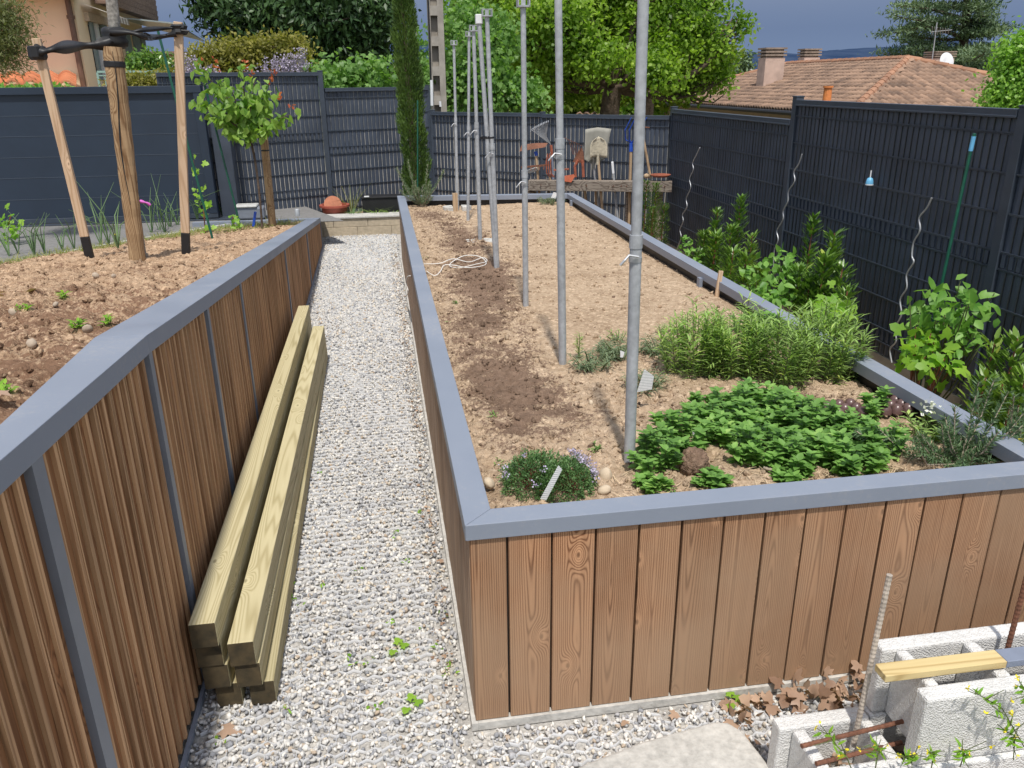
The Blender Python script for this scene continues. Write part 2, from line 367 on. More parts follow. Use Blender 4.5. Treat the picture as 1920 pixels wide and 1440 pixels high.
def make_block_mat():
    m, t, b, o = new_mat('grainy_block'); v, g = coords(t)
    n = voro(t, v, 190); n2 = tnoise(t, v, 60, 5, .7); n3 = tnoise(t, v, 5, 3)
    f = math_(t, 'ADD', math_(t, 'MULTIPLY', n2, .6), math_(t, 'MULTIPLY', n3, .4))
    setc(t, b, ramp(t, f, [(.3, (.52, .51, .49)), (.7, (.82, .81, .79))])); b.inputs['Roughness'].default_value = .95
    h = math_(t, 'ADD', math_(t, 'MULTIPLY', n, 1.0), math_(t, 'MULTIPLY', n2, 1.0))
    bump(t, b, h, .8, .004); return m
M['blockm'] = make_block_mat()
def make_soil(name, light, mid, dark, damp):
    m, t, b, o = new_mat(name); v, g = coords(t)
    a = t.nodes.new('ShaderNodeAttribute'); a.attribute_name = 'damp'
    n = tnoise(t, v, 26, 7, .7); n2 = tnoise(t, v, 3.0, 4, .6); vr = voro(t, v, 75, 'F1', 'Color')
    sepc = t.nodes.new('ShaderNodeSeparateColor'); t.links.new(vr, sepc.inputs[0])
    f = math_(t, 'ADD', math_(t, 'MULTIPLY', n, .65), math_(t, 'MULTIPLY', n2, .35))
    col = ramp(t, f, [(.30, dark), (.46, mid), (.64, light)])
    col = mix(t, math_(t, 'MULTIPLY', ramp(t, sepc.outputs[0], [(.80, 0.0), (.95, 1.0)]), .55), col, tuple(min(1, c*1.35) for c in light))
    dcol = ramp(t, f, [(.3, tuple(c*.55 for c in damp)), (.66, tuple(c*1.35 for c in damp))])
    nf = tnoise(t, v, 55, 5, .75); nm = tnoise(t, v, 9, 4, .6)
    dm = math_(t, 'ADD', math_(t, 'ADD', a.outputs['Fac'], math_(t, 'MULTIPLY', math_(t, 'SUBTRACT', nf, .5), 2.8)), math_(t, 'MULTIPLY', math_(t, 'SUBTRACT', nm, .5), 1.6))
    col = mix(t, ramp(t, dm, [(.42, 0.0), (.66, .85)]), col, dcol)
    gi = ramp(t, g.outputs['Random Per Island'], [(0, .8), (1, 1.15)])
    col = mix(t, 1.0, col, gi, 'MULTIPLY')
    setc(t, b, col); b.inputs['Roughness'].default_value = .95; b.inputs['Specular IOR Level'].default_value = .1
    h = math_(t, 'ADD', math_(t, 'MULTIPLY', tnoise(t, v, 70, 6, .75), 1.0), math_(t, 'MULTIPLY', voro(t, v, 90), .6))
    bump(t, b, h, .85, .012); return m
M['soil'] = make_soil('bed_soil', (.55, .42, .295), (.40, .29, .195), (.22, .145, .09), (.165, .105, .075))
M['soil2'] = make_soil('planter_soil', (.50, .36, .24), (.35, .235, .15), (.17, .105, .065), (.17, .095, .06))
def make_gravel():
    m, t, b, o = new_mat('gravel_stone'); v, g = coords(t)
    r = g.outputs['Random Per Island']
    col = ramp(t, r, [(0, (.25, .255, .27)), (.16, (.36, .36, .37)), (.32, (.48, .47, .45)), (.52, (.58, .56, .53)), (.74, (.55, .49, .40)), (.82, (.64, .62, .58)), (.95, (.42, .34, .26)), (1, (.6, .58, .56))], 'CONSTANT')
    n = tnoise(t, v, 90, 4, .6)
    col = mix(t, 1.0, col, ramp(t, n, [(.3, .92), (.7, 1.32)]), 'MULTIPLY')
    setc(t, b, col); b.inputs['Roughness'].default_value = .8
    bump(t, b, n, .5, .004); return m
M['stone'] = make_gravel()
M['hex'] = plain('honeycomb_plastic', (.56, .565, .575), .6, 0, .12, 12, 0)
M['gbase'] = plain('gravel_fines', (.46, .44, .41), .95, 0, .5, 70, .9, .01)
M['asph'] = plain('driveway_asphalt', (.20, .195, .19), .95, 0, .3, 90, .6, .004)
M['ground'] = plain('garden_ground', (.14, .13, .07), .95, 0, .4, 2.5, .5, .02)
M['stripsoil'] = plain('strip_ground', (.30, .21, .14), .95, 0, .5, 30, .9, .015)

# ================================================================== helpers: scatter meshes
def unit(v): return v/np.maximum(np.linalg.norm(v, axis=-1, keepdims=True), 1e-9)
def rdir(n, up=0.0):
    v = rng.normal(size=(n, 3)); v[:, 2] += up; return unit(v)
def ico(sub=1):
    import bmesh
    bm = bmesh.new(); bmesh.ops.create_icosphere(bm, subdivisions=sub, radius=1)
    V = np.array([v.co[:] for v in bm.verts]); Fc = np.array([[v.index for v in f.verts] for f in bm.faces]); bm.free(); return V, Fc
ICO1 = ico(1); ICO2 = ico(2)
def rot_mats(n):
    q = unit(rng.normal(size=(n, 4))); w, x, y, z = q.T
    return np.stack([np.stack([1-2*(y*y+z*z), 2*(x*y-z*w), 2*(x*z+y*w)], -1), np.stack([2*(x*y+z*w), 1-2*(x*x+z*z), 2*(y*z-x*w)], -1), np.stack([2*(x*z-y*w), 2*(y*z+x*w), 1-2*(x*x+y*y)], -1)], 1)
def pebbles(name, P, S, mat, parent=None, base=ICO1, rough=.28, flat=.6, damp=None, smooth=False, upright=False):
    n = len(P); bV, bF = base; nv = len(bV); var = 14
    shapes = np.stack([bV*(1+rng.uniform(-rough, rough, size=(nv, 1))) for _ in range(var)])
    sh = shapes[rng.integers(0, var, n)]
    sc = np.stack([np.ones(n), rng.uniform(.6, 1, n), rng.uniform(flat*.6, flat*1.2, n)], 1)
    V = sh*sc[:, None, :]*S[:, None, None]
    R = rot_mats(n)
    if upright:
        a = rng.uniform(0, 6.28, n); R = np.zeros((n, 3, 3)); R[:, 0, 0] = np.cos(a); R[:, 0, 1] = -np.sin(a); R[:, 1, 0] = np.sin(a); R[:, 1, 1] = np.cos(a); R[:, 2, 2] = 1
    V = np.einsum('nij,nvj->nvi', R, V)+P[:, None, :]
    Fc = (bF[None]+(np.arange(n)*nv)[:, None, None]).reshape(-1, 3)
    at_ = {'damp': np.repeat(damp, nv)} if damp is not None else None
    return npmesh(name, V.reshape(-1, 3), Fc, mat, parent, smooth, at_)
def leaves(name, P, D, Nrm, Ln, Wd, mat, parent=None, kind='quad', droop=.12):
    n = len(P); P = np.asarray(P, float); D = unit(np.asarray(D, float)); Nrm = np.asarray(Nrm, float)
    S = unit(np.cross(D, Nrm)); U = np.cross(S, D)
    Ln = np.broadcast_to(Ln, (n,)).reshape(n, 1); Wd = np.broadcast_to(Wd, (n,)).reshape(n, 1)
    if kind == 'flat':
        V = np.stack([P, P+D*Ln*.5-S*Wd*.5, P+D*Ln, P+D*Ln*.5+S*Wd*.5], 1); T = np.array([[0, 1, 2, 3]])
    elif kind == 'quad':
        c = P+D*Ln*.5-U*Ln*.06; t = P+D*Ln-U*Ln*droop
        V = np.stack([P, P+D*Ln*.42-S*Wd*.5, t, P+D*Ln*.42+S*Wd*.5, c], 1); T = np.array([[0, 1, 2, 4], [0, 4, 2, 3]])
    elif kind == 'blade':
        a = P+D*Ln*.5-U*Ln*droop*.3; t = P+D*Ln-U*Ln*droop
        V = np.stack([P-S*Wd*.35, P+S*Wd*.35, a+S*Wd*.5, a-S*Wd*.5, t+S*Wd*.04, t-S*Wd*.04], 1); T = np.array([[0, 1, 2, 3], [3, 2, 4, 5]])
    elif kind == 'lobed':   # five-lobed vine / fig leaf
        an = np.radians([180, 215, 262, 295, 318, 0, 42, 65, 98, 145]); rr = np.array([.12, .42, .52, .30, .62, .32, .62, .30, .52, .42])*1.0
        an2 = np.radians([180, 222, 250, 285, 312, 335, 0, 25, 48, 75, 110, 138]); rr2 = np.array([.10, .46, .32, .56, .36, .60, .72, .60, .36, .56, .32, .46]);
        # tooth order: base, lobe, notch...
        an2 = np.radians([180, 218, 248, 278, 303, 328, 0, 32, 57, 82, 112, 142]); rr2 = np.array([.08, .48, .36, .58, .36, .56, .76, .56, .36, .58, .36, .48])
        ctr = P+D*Ln*.38
        ring = [ctr+(D*math.cos(a)+S*math.sin(a)*1.05)*Ln*.72*r-U*Ln*droop*(r*r)*1.2 for a, r in zip(an2, rr2)]
        V = np.stack([ctr]+ring, 1); k = len(ring); T = np.array([[0, 1+i, 1+(i+1) % k] for i in range(k)])
    else:  # full
        l1 = P+D*Ln*.3; l2 = P+D*Ln*.68-U*Ln*droop*.5; t = P+D*Ln-U*Ln*droop
        up = U*Wd*.12
        V = np.stack([P, l1-S*Wd*.5+up, l1, l1+S*Wd*.5+up, l2-S*Wd*.38+up, l2, l2+S*Wd*.38+up, t], 1)
        T = np.array([[0, 2, 1], [0, 3, 2], [1, 2, 5], [1, 5, 4], [2, 3, 6], [2, 6, 5], [4, 5, 7], [5, 6, 7]])
    nv = V.shape[1]
    Fc = (T[None]+(np.arange(n)*nv)[:, None, None]).reshape(-1, T.shape[1])
    return npmesh(name, V.reshape(-1, 3), Fc, mat, parent)
def cat(*a): return np.concatenate(a, 0)
def sm(x): x = np.clip(x, 0, 1); return x*x*(3-2*x)
def struct(o, label=None): o['kind'] = 'structure'; return tag(o, label)

# ================================================================== terrain
def terrain():
    xs = np.concatenate([np.linspace(-3000, -60, 16), np.linspace(-50, 60, 56), np.linspace(70, 3000, 16)])
    ys = np.concatenate([np.linspace(-300, -6, 6), np.linspace(-5, 60, 66), np.linspace(70, 4000, 22)])
    X, Y = np.meshgrid(xs, ys)
    Z = -.075-sm((Y-13.2)/9)*1.8-sm((X-3.9)/5)*1.2*sm((Y+4)/6)-sm((Y-60)/600)*25
    Z = Z+(vn(X, Y, .15, 3)-.5)*.5*sm((Y-18)/8)
    Z += sm((-X-2.5)/2)*.28*(Y < 13.5)                      # driveway side sits a little higher
    V = np.stack([X, Y, Z], -1).reshape(-1, 3); nx = len(xs); ny = len(ys)
    i = np.arange(ny-1)[:, None]*nx+np.arange(nx-1)[None]; i = i.ravel()
    Fc = np.stack([i, i+1, i+1+nx, i+nx], 1)
    struct(npmesh('ground', V, Fc, M['ground'], smooth=True))
terrain()
def hills():
    m, t, b, o = new_mat('haze_tinted_wooded_hill'); v, g = coords(t)
    n = tnoise(t, v, .012, 6, .7); setc(t, b, ramp(t, n, [(.35, (.022, .042, .090)), (.65, (.045, .070, .125))])); b.inputs['Roughness'].default_value = 1; b.inputs['Specular IOR Level'].default_value = 0  # bluish distance haze is painted into the forest colour
    xs = np.linspace(-900, 2600, 150); rows = np.linspace(0, 1, 14)
    top = 64+30*sm((np.abs(xs-560) < 1e9)*1.0)*(.55+.45*np.sin(xs/210+.4))+14*(vn(xs, xs*0, .006, 2)-.5)*2+6*(vn(xs, xs*0, .03, 4)-.5)
    V = []
    for r in rows:
        y = 1750+r*600; z = -35+(top+35)*math.sin(r*math.pi/2)
        for x, zz in zip(xs, z): V.append((x, y+40*math.sin(x*.01), zz+(rng.random()-.5)*2.0*r))
    nx = len(xs); i = (np.arange(len(rows)-1)[:, None]*nx+np.arange(nx-1)[None]).ravel()
    struct(npmesh('hills', V, np.stack([i, i+1, i+1+nx, i+nx], 1), m, smooth=True))
hills()

# ================================================================== path
BX0, BX1, BY0, BY1L, BY1R, BZ = .18, 2.197, 2.06, 9.49, 9.24, .775
def wx(y): return -.735-.00735*(y-2.413)
def wz(y): return (1.291-.067*(y-2.474)) if y < 2.474 else (1.291-.1112*(y-2.474))
mb = MB(); mb.add([(-1.0, .9, -.006), (4.2, .9, -.006), (4.2, 2.3, -.006), (.5, 2.3, -.006), (.5, 11.5, -.006), (-1.0, 11.5, -.006)], [(0, 1, 2, 3, 4, 5)])
struct(mb.build('gravel_path', M['gbase']), 'bed of fines under the gravel path')
def in_path(x, y): return ((x > wx(y)+.005) & (x < .17) & (y < 11.38)) | ((y < 2.045) & (x > -.74) & (x < 3.3))
def stones():
    dens = 4300; x = rng.uniform(-.85, 3.3, int(dens*4.15*10.0)); y = rng.uniform(1.4, 11.4, len(x))
    k = in_path(x, y); x = x[k]; y = y[k]
    S = rng.uniform(.0065, .0122, len(x))*rng.choice([.8, 1, 1.15], len(x)); big = rng.random(len(x)) < .03; S[big] *= 1.35
    S *= np.where(y > 6, 1.15, 1)
    z = rng.uniform(-.004, .010, len(x))
    o = pebbles('gravel_stones', np.stack([x, y, z], 1), S, M['stone'], rough=.46, flat=.62)
    tag(o, 'white grey and beige crushed gravel filling the path grid', kind='stuff')
stones()
def hexgrid():
    w = .049; s = w/math.sqrt(3); mb_v = []; mb_f = []; b = 0
    def region(x0, x1, y0, y1, ang=0, ox=0):
        nonlocal b
        ca, sa = math.cos(ang), math.sin(ang)
        nr = int((y1-y0)/(1.5*s)); ncx = int((x1-x0)/w)
        for r in range(nr):
            for c in range(ncx):
                cx = x0+c*w+(r % 2)*w/2; cy = y0+r*1.5*s
                pts = [(cx+w/2, cy-s/2), (cx+w/2, cy+s/2), (cx, cy+s), (cx-w/2, cy+s/2)]
                for a, e in ((0, 1), (1, 2), (2, 3)):
                    (ax, ay), (ex, ey) = pts[a], pts[e]
                    if r == nr-1 and a: continue
                    ax, ay, ex, ey = ax*ca-ay*sa+ox, ax*sa+ay*ca, ex*ca-ey*sa+ox, ex*sa+ey*ca
                    if not bool(in_path(np.array(ax), np.array(ay))) or not bool(in_path(np.array(ex), np.array(ey))): continue
                    if ax > .115 and ay > 2.02: continue
                    dx, dy = ex-ax, ey-ay; l = math.hypot(dx, dy); nx_, ny_ = -dy/l*.0011, dx/l*.0011
                    zt = .0098+.0015*math.sin(ax*7+ay*3)
                    for (qx, qy) in ((ax+nx_, ay+ny_), (ax-nx_, ay-ny_), (ex-nx_, ey-ny_), (ex+nx_, ey+ny_)):
                        mb_v.append((qx, qy, -.004)); mb_v.append((qx, qy, zt))
                    mb_f.extend([(b+1, b+3, b+5, b+7), (b+0, b+1, b+7, b+6), (b+2, b+4, b+5, b+3)]); b += 8
    region(-.67, .16, 1.5, 11.3, .004); region(.24, 3.1, 1.42, 2.02, .10, .15)
    struct(npmesh('gravel_grid', mb_v, mb_f, M['hex']), 'pale honeycomb grid holding the path gravel')
hexgrid()

# low wall closing the path, with its white coping
t = empty('low_retaining_wall', (-.3, 11.5, 0), 'low beige concrete block wall with white coping at the end of the path', 'low wall')
mb = MB()
for i in range(4): mb.box((-1.15+i*.47, 11.42, .12), (-1.15+i*.47+.465, 11.60, .238)); mb.box((-1.3+i*.47, 11.415, -.05), (-1.3+i*.47+.467, 11.60, .116))
mb.build('wall_block', plain('beige_block', (.50, .42, .31), .95, 0, .25, 22, .6, .008), t, bevel=.004)
mb = MB(); mb.box((-1.15, 11.40, .2385), (.75, 11.72, .262)); mb.build('coping', M['conc'], t, bevel=.004)
mb = MB(); mb.add([(-1.9, 11.6, .2), (.9, 11.6, .2), (.9, 13.2, .18), (-1.9, 13.2, .18)], [(0, 1, 2, 3)]); struct(mb.build('border_ground', M['stripsoil']), 'raised border ground behind the low wall')

# ================================================================== soils
def soilgrid(name, xs, ys, zf, df, mat):
    X, Y = np.meshgrid(xs, ys); Z = zf(X, Y); nx, ny = len(xs), len(ys)
    i = (np.arange(ny-1)[:, None]*nx+np.arange(nx-1)[None]).ravel()
    return npmesh(name, np.stack([X, Y, Z], -1).reshape(-1, 3), np.stack([i, i+1, i+1+nx, i+nx], 1), mat, smooth=True, attrs={'damp': df(X, Y).ravel()})
def smoothzone(X, Y):      # 1 in the raked zone, 0 in the cloddy strip
    e = .80+.12*np.sin(Y*1.3)+.08*np.sin(Y*3.1+1)
    return sm((X-e)/.12)*sm((Y-3.55-.25*np.sin(X*5))/.5)
def bedz(X, Y):
    r = 1-.82*smoothzone(X, Y)
    h = .665+.022*(vn(X, Y, 1.1, 1)-.5)*2
    h = h+r*(.022*(rotn(X, Y, 5, 2)-.5)+.024*(.5-billow(X, Y, 14, 3))+.018*(.5-billow(X, Y, 31, 4))+.011*(rotn(X, Y, 70, 5)-.5))
    h = h+.006*(rotn(X, Y, 85, 6)-.5)+.004*(vn(X, Y, 40, 7)-.5)
    edge = np.minimum(np.minimum(X-.2, 2.18-X), Y-2.08); h = h-.02*np.exp(-np.maximum(edge, 0)/.05)
    return h
def beddamp(X, Y):
    c = .62+.10*np.sin(Y*1.1+.5)+.05*np.sin(Y*2.7)
    d = np.exp(-((X-c)/.23)**2)*1.0*sm((Y-2.65)/.4)*sm((9.3-Y)/.5)
    d = d*(.45+.9*vn(X, Y, 2.2, 21))+.25*np.exp(-((X-1.35)/.5)**2-((Y-3.75)/.25)**2)+.45*np.exp(-((X-1.7)/.4)**2-((Y-3.0)/.2)**2)
    d = d*.80*(.55+.9*rotn(X, Y, 9, 22))+(1-smoothzone(X, Y))*(.13+.26*(rotn(X, Y, 3.1, 27)-.35))
    return d
o = soilgrid('bed_soil', np.arange(.19, 2.19, .0085), np.arange(2.124, 9.45, .0105), bedz, beddamp, M['soil']); struct(o, 'sandy soil filling the raised bed')
def clods(name, n, xr, yr, zf, df, mat, s0, s1, thin=None, label=None, sub=None):
    x = rng.uniform(*xr, n); y = yr[0]+(yr[1]-yr[0])*rng.random(n)**1.15
    if thin is not None:
        k = rng.random(n) < thin(x, y); x = x[k]; y = y[k]
    S = s0+(s1-s0)*rng.random(len(x))**6
    d = df(x, y); d = np.where(rng.random(len(x)) < .05, .9, d)
    o = pebbles(name, np.stack([x, y, zf(x, y)+S*.15], 1), S, mat, base=sub or ICO1, rough=.42, flat=.55, damp=d)
    tag(o, label, kind='stuff'); return o
clods('soil_clods', 17000, (.21, 2.16), (2.14, 9.3), bedz, beddamp, M['soil'], .003, .021, lambda x, y: 1-.68*smoothzone(x, y), 'crumbs and clods of tan and brown earth on the raised bed')
CP = np.array([[-3.75, 8.5], [-2.86, 9.62], [-1.95, 10.55]])
def curbd(X, Y):  # signed distance to curb line, positive on the bed side
    a = CP[0]; d = CP[2]-CP[0]; l = np.linalg.norm(d); return ((X-a[0])*d[1]-(Y-a[1])*d[0])/l
def wzv(Y): return np.where(Y < 2.474, 1.291-.067*(Y-2.474), 1.291-.1112*(Y-2.474))
def plz(X, Y):
    base = np.maximum(wzv(Y)-.055, .335); cd = curbd(X, Y)
    k = .335+np.maximum(cd, 0)*.185+.015
    h = -np.log(np.exp(-base*22)+np.exp(-k*22))/22
    g = sm((cd-.1)/.5)
    r = .045*(rotn(X, Y, 4, 31)-.5)+.06*(.5-billow(X, Y, 10, 33))+.035*(.5-billow(X, Y, 23, 34))+.014*(rotn(X, Y, 60, 35)-.5)
    wallfade = sm((-.86-X)/.2)*.75+.25
    return h+r*(.25+.75*g)*wallfade-.03
def pldamp(X, Y): return .22+.42*sm((6.6-Y)/4.2)*(.4+1.0*rotn(X, Y, 2.2, 41))*(.5+.8*vn(X, Y, 9, 42))
XS = np.arange(-4.4, -.84, .0125); YS = np.arange(1.3, 10.56, .0135)
X, Y = np.meshgrid(XS, YS); Z = plz(X, Y); nx = len(XS)
i = (np.arange(len(YS)-1)[:, None]*nx+np.arange(nx-1)[None]).ravel()
keep = (curbd(X, Y) > -.02).ravel()[i]; i = i[keep]
Fc = np.stack([i, i+1, i+1+nx, i+nx], 1); us, inv = np.unique(Fc, return_inverse=True); Fc = inv.reshape(-1, 4)
o = npmesh('planter_soil', np.stack([X, Y, Z], -1).reshape(-1, 3)[us], Fc, M['soil2'], smooth=True, attrs={'damp': pldamp(X, Y).ravel()[us]}); struct(o, 'cloddy reddish earth behind the left cladding')
o['label'] = 'cloddy reddish earth filling the sloping planter'
clods('planter_clods', 8000, (-3.9, -.88), (1.5, 10.4), plz, pldamp, M['soil2'], .005, .022, lambda x, y: (curbd(x, y) > .25)*1.0, 'loose reddish clods on the sloping planter', ICO2)
# strip by the fence
mb = MB(); mb.add([(2.17, 1.6, -.03), (3.75, 1.6, -.05), (3.75, 10.2, -.05), (2.9, 10.9, -.05), (.9, 12.6, -.04), (.15, 12.6, -.04), (.15, 9.2, -.04), (2.17, 9.2, -.03)], [(0, 1, 2, 3, 4, 5, 6, 7)])
struct(mb.build('strip_ground', M['stripsoil']), 'brown earth strip along the slatted fence')
# driveway + curb
mb = MB(); mb.add([(-14, -1, .335), (-4.6, -1, .335), (-4.0, 8.2, .335), (-2.86, 9.60, .335), (-1.6, 10.60, .335), (-.5, 10.62, .335), (-1.2, 12.3, .335), (-3.5, 14, .335), (-14, 14, .335)], [tuple(range(9))])
struct(mb.build('driveway', M['asph']), 'grey asphalt driveway in front of the sliding gate')
t = empty('kerb', (-3, 9.4, .33), 'thin pale concrete kerb between driveway and planter grass', 'kerb')
mb = MB(); pl = [(-4.6, 7.45), (-3.75, 8.5), (-3.3, 9.12), (-2.86, 9.62), (-2.4, 10.08), (-1.9, 10.56)]
for a, b_ in zip(pl[:-1], pl[1:]): mb.bar((a[0], a[1], .335), (b_[0], b_[1], .335), .045, .05)
mb.build('kerb_edge', M['conc'], t)

# ================================================================== raised bed
t = empty('raised_bed', (1.18, 5.7, 0), 'long raised garden bed clad in brown boards under a grey metal coping', 'raised bed')
seam0 = at(952, 1010, BY0)[0]; mb = MB(); x = BX0+.012; nxt = seam0; k = 0
while x < BX1-.012:
    e = min(nxt-.0035, BX1-.012); dz = random.uniform(-.002, .002)
    mb.box((x, BY0+.008+random.uniform(0, .003), .032), (e, BY0+.035, .722)); x = nxt+.0035; nxt = x+.1345
mb.build('front_cladding', M['boards'], t, bevel=.003)
mb = MB(); y = BY0+.036
while y < BY1L-.01:
    e = min(y+.066, BY1L-.01); mb.box((BX0+.010+random.uniform(0, .0015), y, .032), (BX0+.03, e-.003, .722)); y = e
mb.build('side_cladding', M['sideb'], t, bevel=.0015, seg=1)
mb = MB(); mb.box((BX0+.03, BY0+.03, .0), (BX0+.055, BY1L-.02, .715)); mb.box((BX0+.05, BY0+.035, 0), (BX1-.05, BY0+.06, .715)); mb.box((BX1-.055, BY0+.03, 0), (BX1-.012, BY1R-.02, .715)); mb.bar((BX0+.04, BY1L-.03, .36), (BX1-.03, BY1R-.03, .36), .03, .71)
mb.build('inner_wall', M['black'], t)
def cap_ring(outer, width, z0, z1):
    mb = MB(); n = len(outer)
    inner = []
    for i in range(n):
        p = Vector(outer[i]); a = Vector(outer[i-1]); b = Vector(outer[(i+1) % n])
        d1 = (p-a).normalized(); d2 = (b-p).normalized(); n1 = Vector((-d1.y, d1.x)); n2 = Vector((-d2.y, d2.x))
        m = (n1+n2).normalized(); inner.append(p+m*(width/max(.3, m.dot(n1))))
    for i in range(n):
        j = (i+1) % n; o1, o2, i1, i2 = outer[i], outer[j], inner[i], inner[j]
        g = (Vector(o2)-Vector(o1)).normalized()*.0008
        mb.prism([(o1[0]+g.x, o1[1]+g.y), (o2[0]-g.x, o2[1]-g.y), (i2[0]-g.x, i2[1]-g.y), (i1[0]+g.x, i1[1]+g.y)], z0, z1)
    return mb
cap_ring([(BX0-.002, BY0-.002), (BX1, BY0-.002), (BX1, BY1R), (BX0-.002, BY1L)], .088, .722, BZ).build('coping', M['cap'], t, bevel=.002)
mb = MB(); mb.box((BX0+.02, BY0-.001, 0), (BX1, BY0+.03, .030)); mb.box((BX0-.002, BY0-.001, 0), (BX0+.0195, BY1L, .030)); mb.build('base_strip', M['conc'], t)
for q in (5.05, 8.9):
    mb = MB(); mb.box((2.085, q, .64), (2.108, q+.045, .735)); mb.build('bracket', M['cap'], t)

# ================================================================== sloping planter wall
t = empty('planter_wall', (-.78, 5.5, 0), 'sloping planter wall clad in narrow ribbed brown boards with grey metal coping', 'planter wall')
ys_ = [1.0, 1.25, 2.474, 10.6]
def cw(y): return .145 if y > 2.474 else .145-(2.474-y)*.078
def cappoly(w, z_in, z0, z1):
    mb = MB()
    for a, b in zip(ys_[1:-1], ys_[2:]):
        vs = []
        for y in (a, b):
            for x, z in ((wx(y)+.006, z0), (wx(y)+.006, z1), (wx(y)-cw(y), z1), (wx(y)-cw(y), z0)): vs.append((x, y, wz(y)+z))
        mb.add(vs, [(0, 1, 2, 3), (7, 6, 5, 4), (0, 4, 5, 1), (1, 5, 6, 2), (2, 6, 7, 3), (3, 7, 4, 0)])
    return mb
mb = cappoly(.145, 0, -.058, 0); mb.bar((-.80, 10.56, .358), (-2.35, 10.60, .358), .09, .055); mb.build('coping', M['cap'], t, bevel=.0015)
strips = [(1.60, .054), (2.478, .036), (3.36, .034), (4.205, .032), (5.05, .0), (6.34, .034), (8.43, .034), (10.58, .02)]
mb = MB()
for y, w in strips:
    if w: mb.add([(wx(y)-.02, y-w/2, .0), (wx(y)+.005, y-w/2, 0), (wx(y)+.005, y+w/2, 0), (wx(y)-.02, y+w/2, 0), (wx(y)-.02, y-w/2, wz(y)-.05), (wx(y)+.005, y-w/2, wz(y)-.05), (wx(y)+.005, y+w/2, wz(y)-.05), (wx(y)-.02, y+w/2, wz(y)-.05)],
        [(0, 3, 2, 1), (4, 5, 6, 7), (0, 1, 5, 4), (1, 2, 6, 5), (2, 3, 7, 6), (3, 0, 4, 7)])
mb.build('cover_strip', M['capdark'], t)
mb = MB(); y = 1.02
def vslat(mb, y0, y1, x, zb, dx, mi):
    xs0 = wx((y0+y1)/2)
    vs = []
    for z_of in (lambda y: zb, lambda y: wz(y)-.045):
        for xx, yy in ((xs0-.03, y0), (xs0+dx, y0), (xs0+dx, y1), (xs0-.03, y1)): vs.append((xx, yy, z_of(yy)))
    mb.add(vs, [(0, 3, 2, 1), (4, 5, 6, 7), (0, 1, 5, 4), (1, 2, 6, 5), (2, 3, 7, 6), (3, 0, 4, 7)], mi)
while y < 10.55:
    seq = [(.050, -.014, 0), (.018, -.004, 1), (.010, -.014, 0), (.008, -.006, 1), (.036, -.012, 0), (.024, -.003, 1)]
    for w, dx, mi in seq:
        w *= random.uniform(.80, .95)
        if y+w < 10.58: vslat(mb, y, y+w-.0012, 0, .028, dx+random.uniform(-.001, .001), mi)
        y += w
mb.build('ribbed_cladding', [M['clad'], M['rib']], t)
mb = MB(); mb.add([(wx(1.2), 1.2, 0), (wx(1.2)+.012, 1.2, 0), (wx(10.58)+.012, 10.58, 0), (wx(10.58), 10.58, 0), (wx(1.2), 1.2, .026), (wx(1.2)+.012, 1.2, .026), (wx(10.58)+.012, 10.58, .026), (wx(10.58), 10.58, .026)], [(0, 3, 2, 1), (4, 5, 6, 7), (0, 1, 5, 4), (1, 2, 6, 5), (2, 3, 7, 6), (3, 0, 4, 7)])
mb.build('base_strip', M['cap'], t)
mb = MB()
for a, b in zip([1.0, 2.474], [2.474, 10.58]):
    vs = [(wx(y)-dx, y, z) for y in (a, b) for dx, z in ((.03, 0), (.03, wz(y)-.06), (.10, wz(y)-.06), (.10, 0))]
    mb.add(vs, [(0, 1, 2, 3), (7, 6, 5, 4), (0, 4, 5, 1), (1, 5, 6, 2), (2, 6, 7, 3), (3, 7, 4, 0)])
mb.build('back_wall', M['black'], t)

# ================================================================== fences
def gapmat():
    m, t, b, o = new_mat('slat_gap_sliver'); v, g = coords(t)
    n = tnoise(t, v, 1.1, 3, .6); n2 = tnoise(t, v, 9, 2)
    s = t.nodes.new('ShaderNodeSeparateXYZ'); t.links.new(v, s.inputs[0])
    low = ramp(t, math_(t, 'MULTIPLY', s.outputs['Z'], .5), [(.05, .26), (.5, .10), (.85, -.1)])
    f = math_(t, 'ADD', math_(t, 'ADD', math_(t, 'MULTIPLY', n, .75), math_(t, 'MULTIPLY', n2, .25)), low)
    setc(t, b, ramp(t, f, [(.40, (.05, .06, .08)), (.52, (.30, .30, .28)), (.68, (.75, .70, .62))])); b.inputs['Roughness'].default_value = .6  # strips in the slat gaps painted paler in patches and towards the bottom
    return m
M['gap'] = gapmat()
M['gapdim'] = plain('dim_gap_wire', (.07, .075, .075), .5, 0, .8, 1.4, 0)
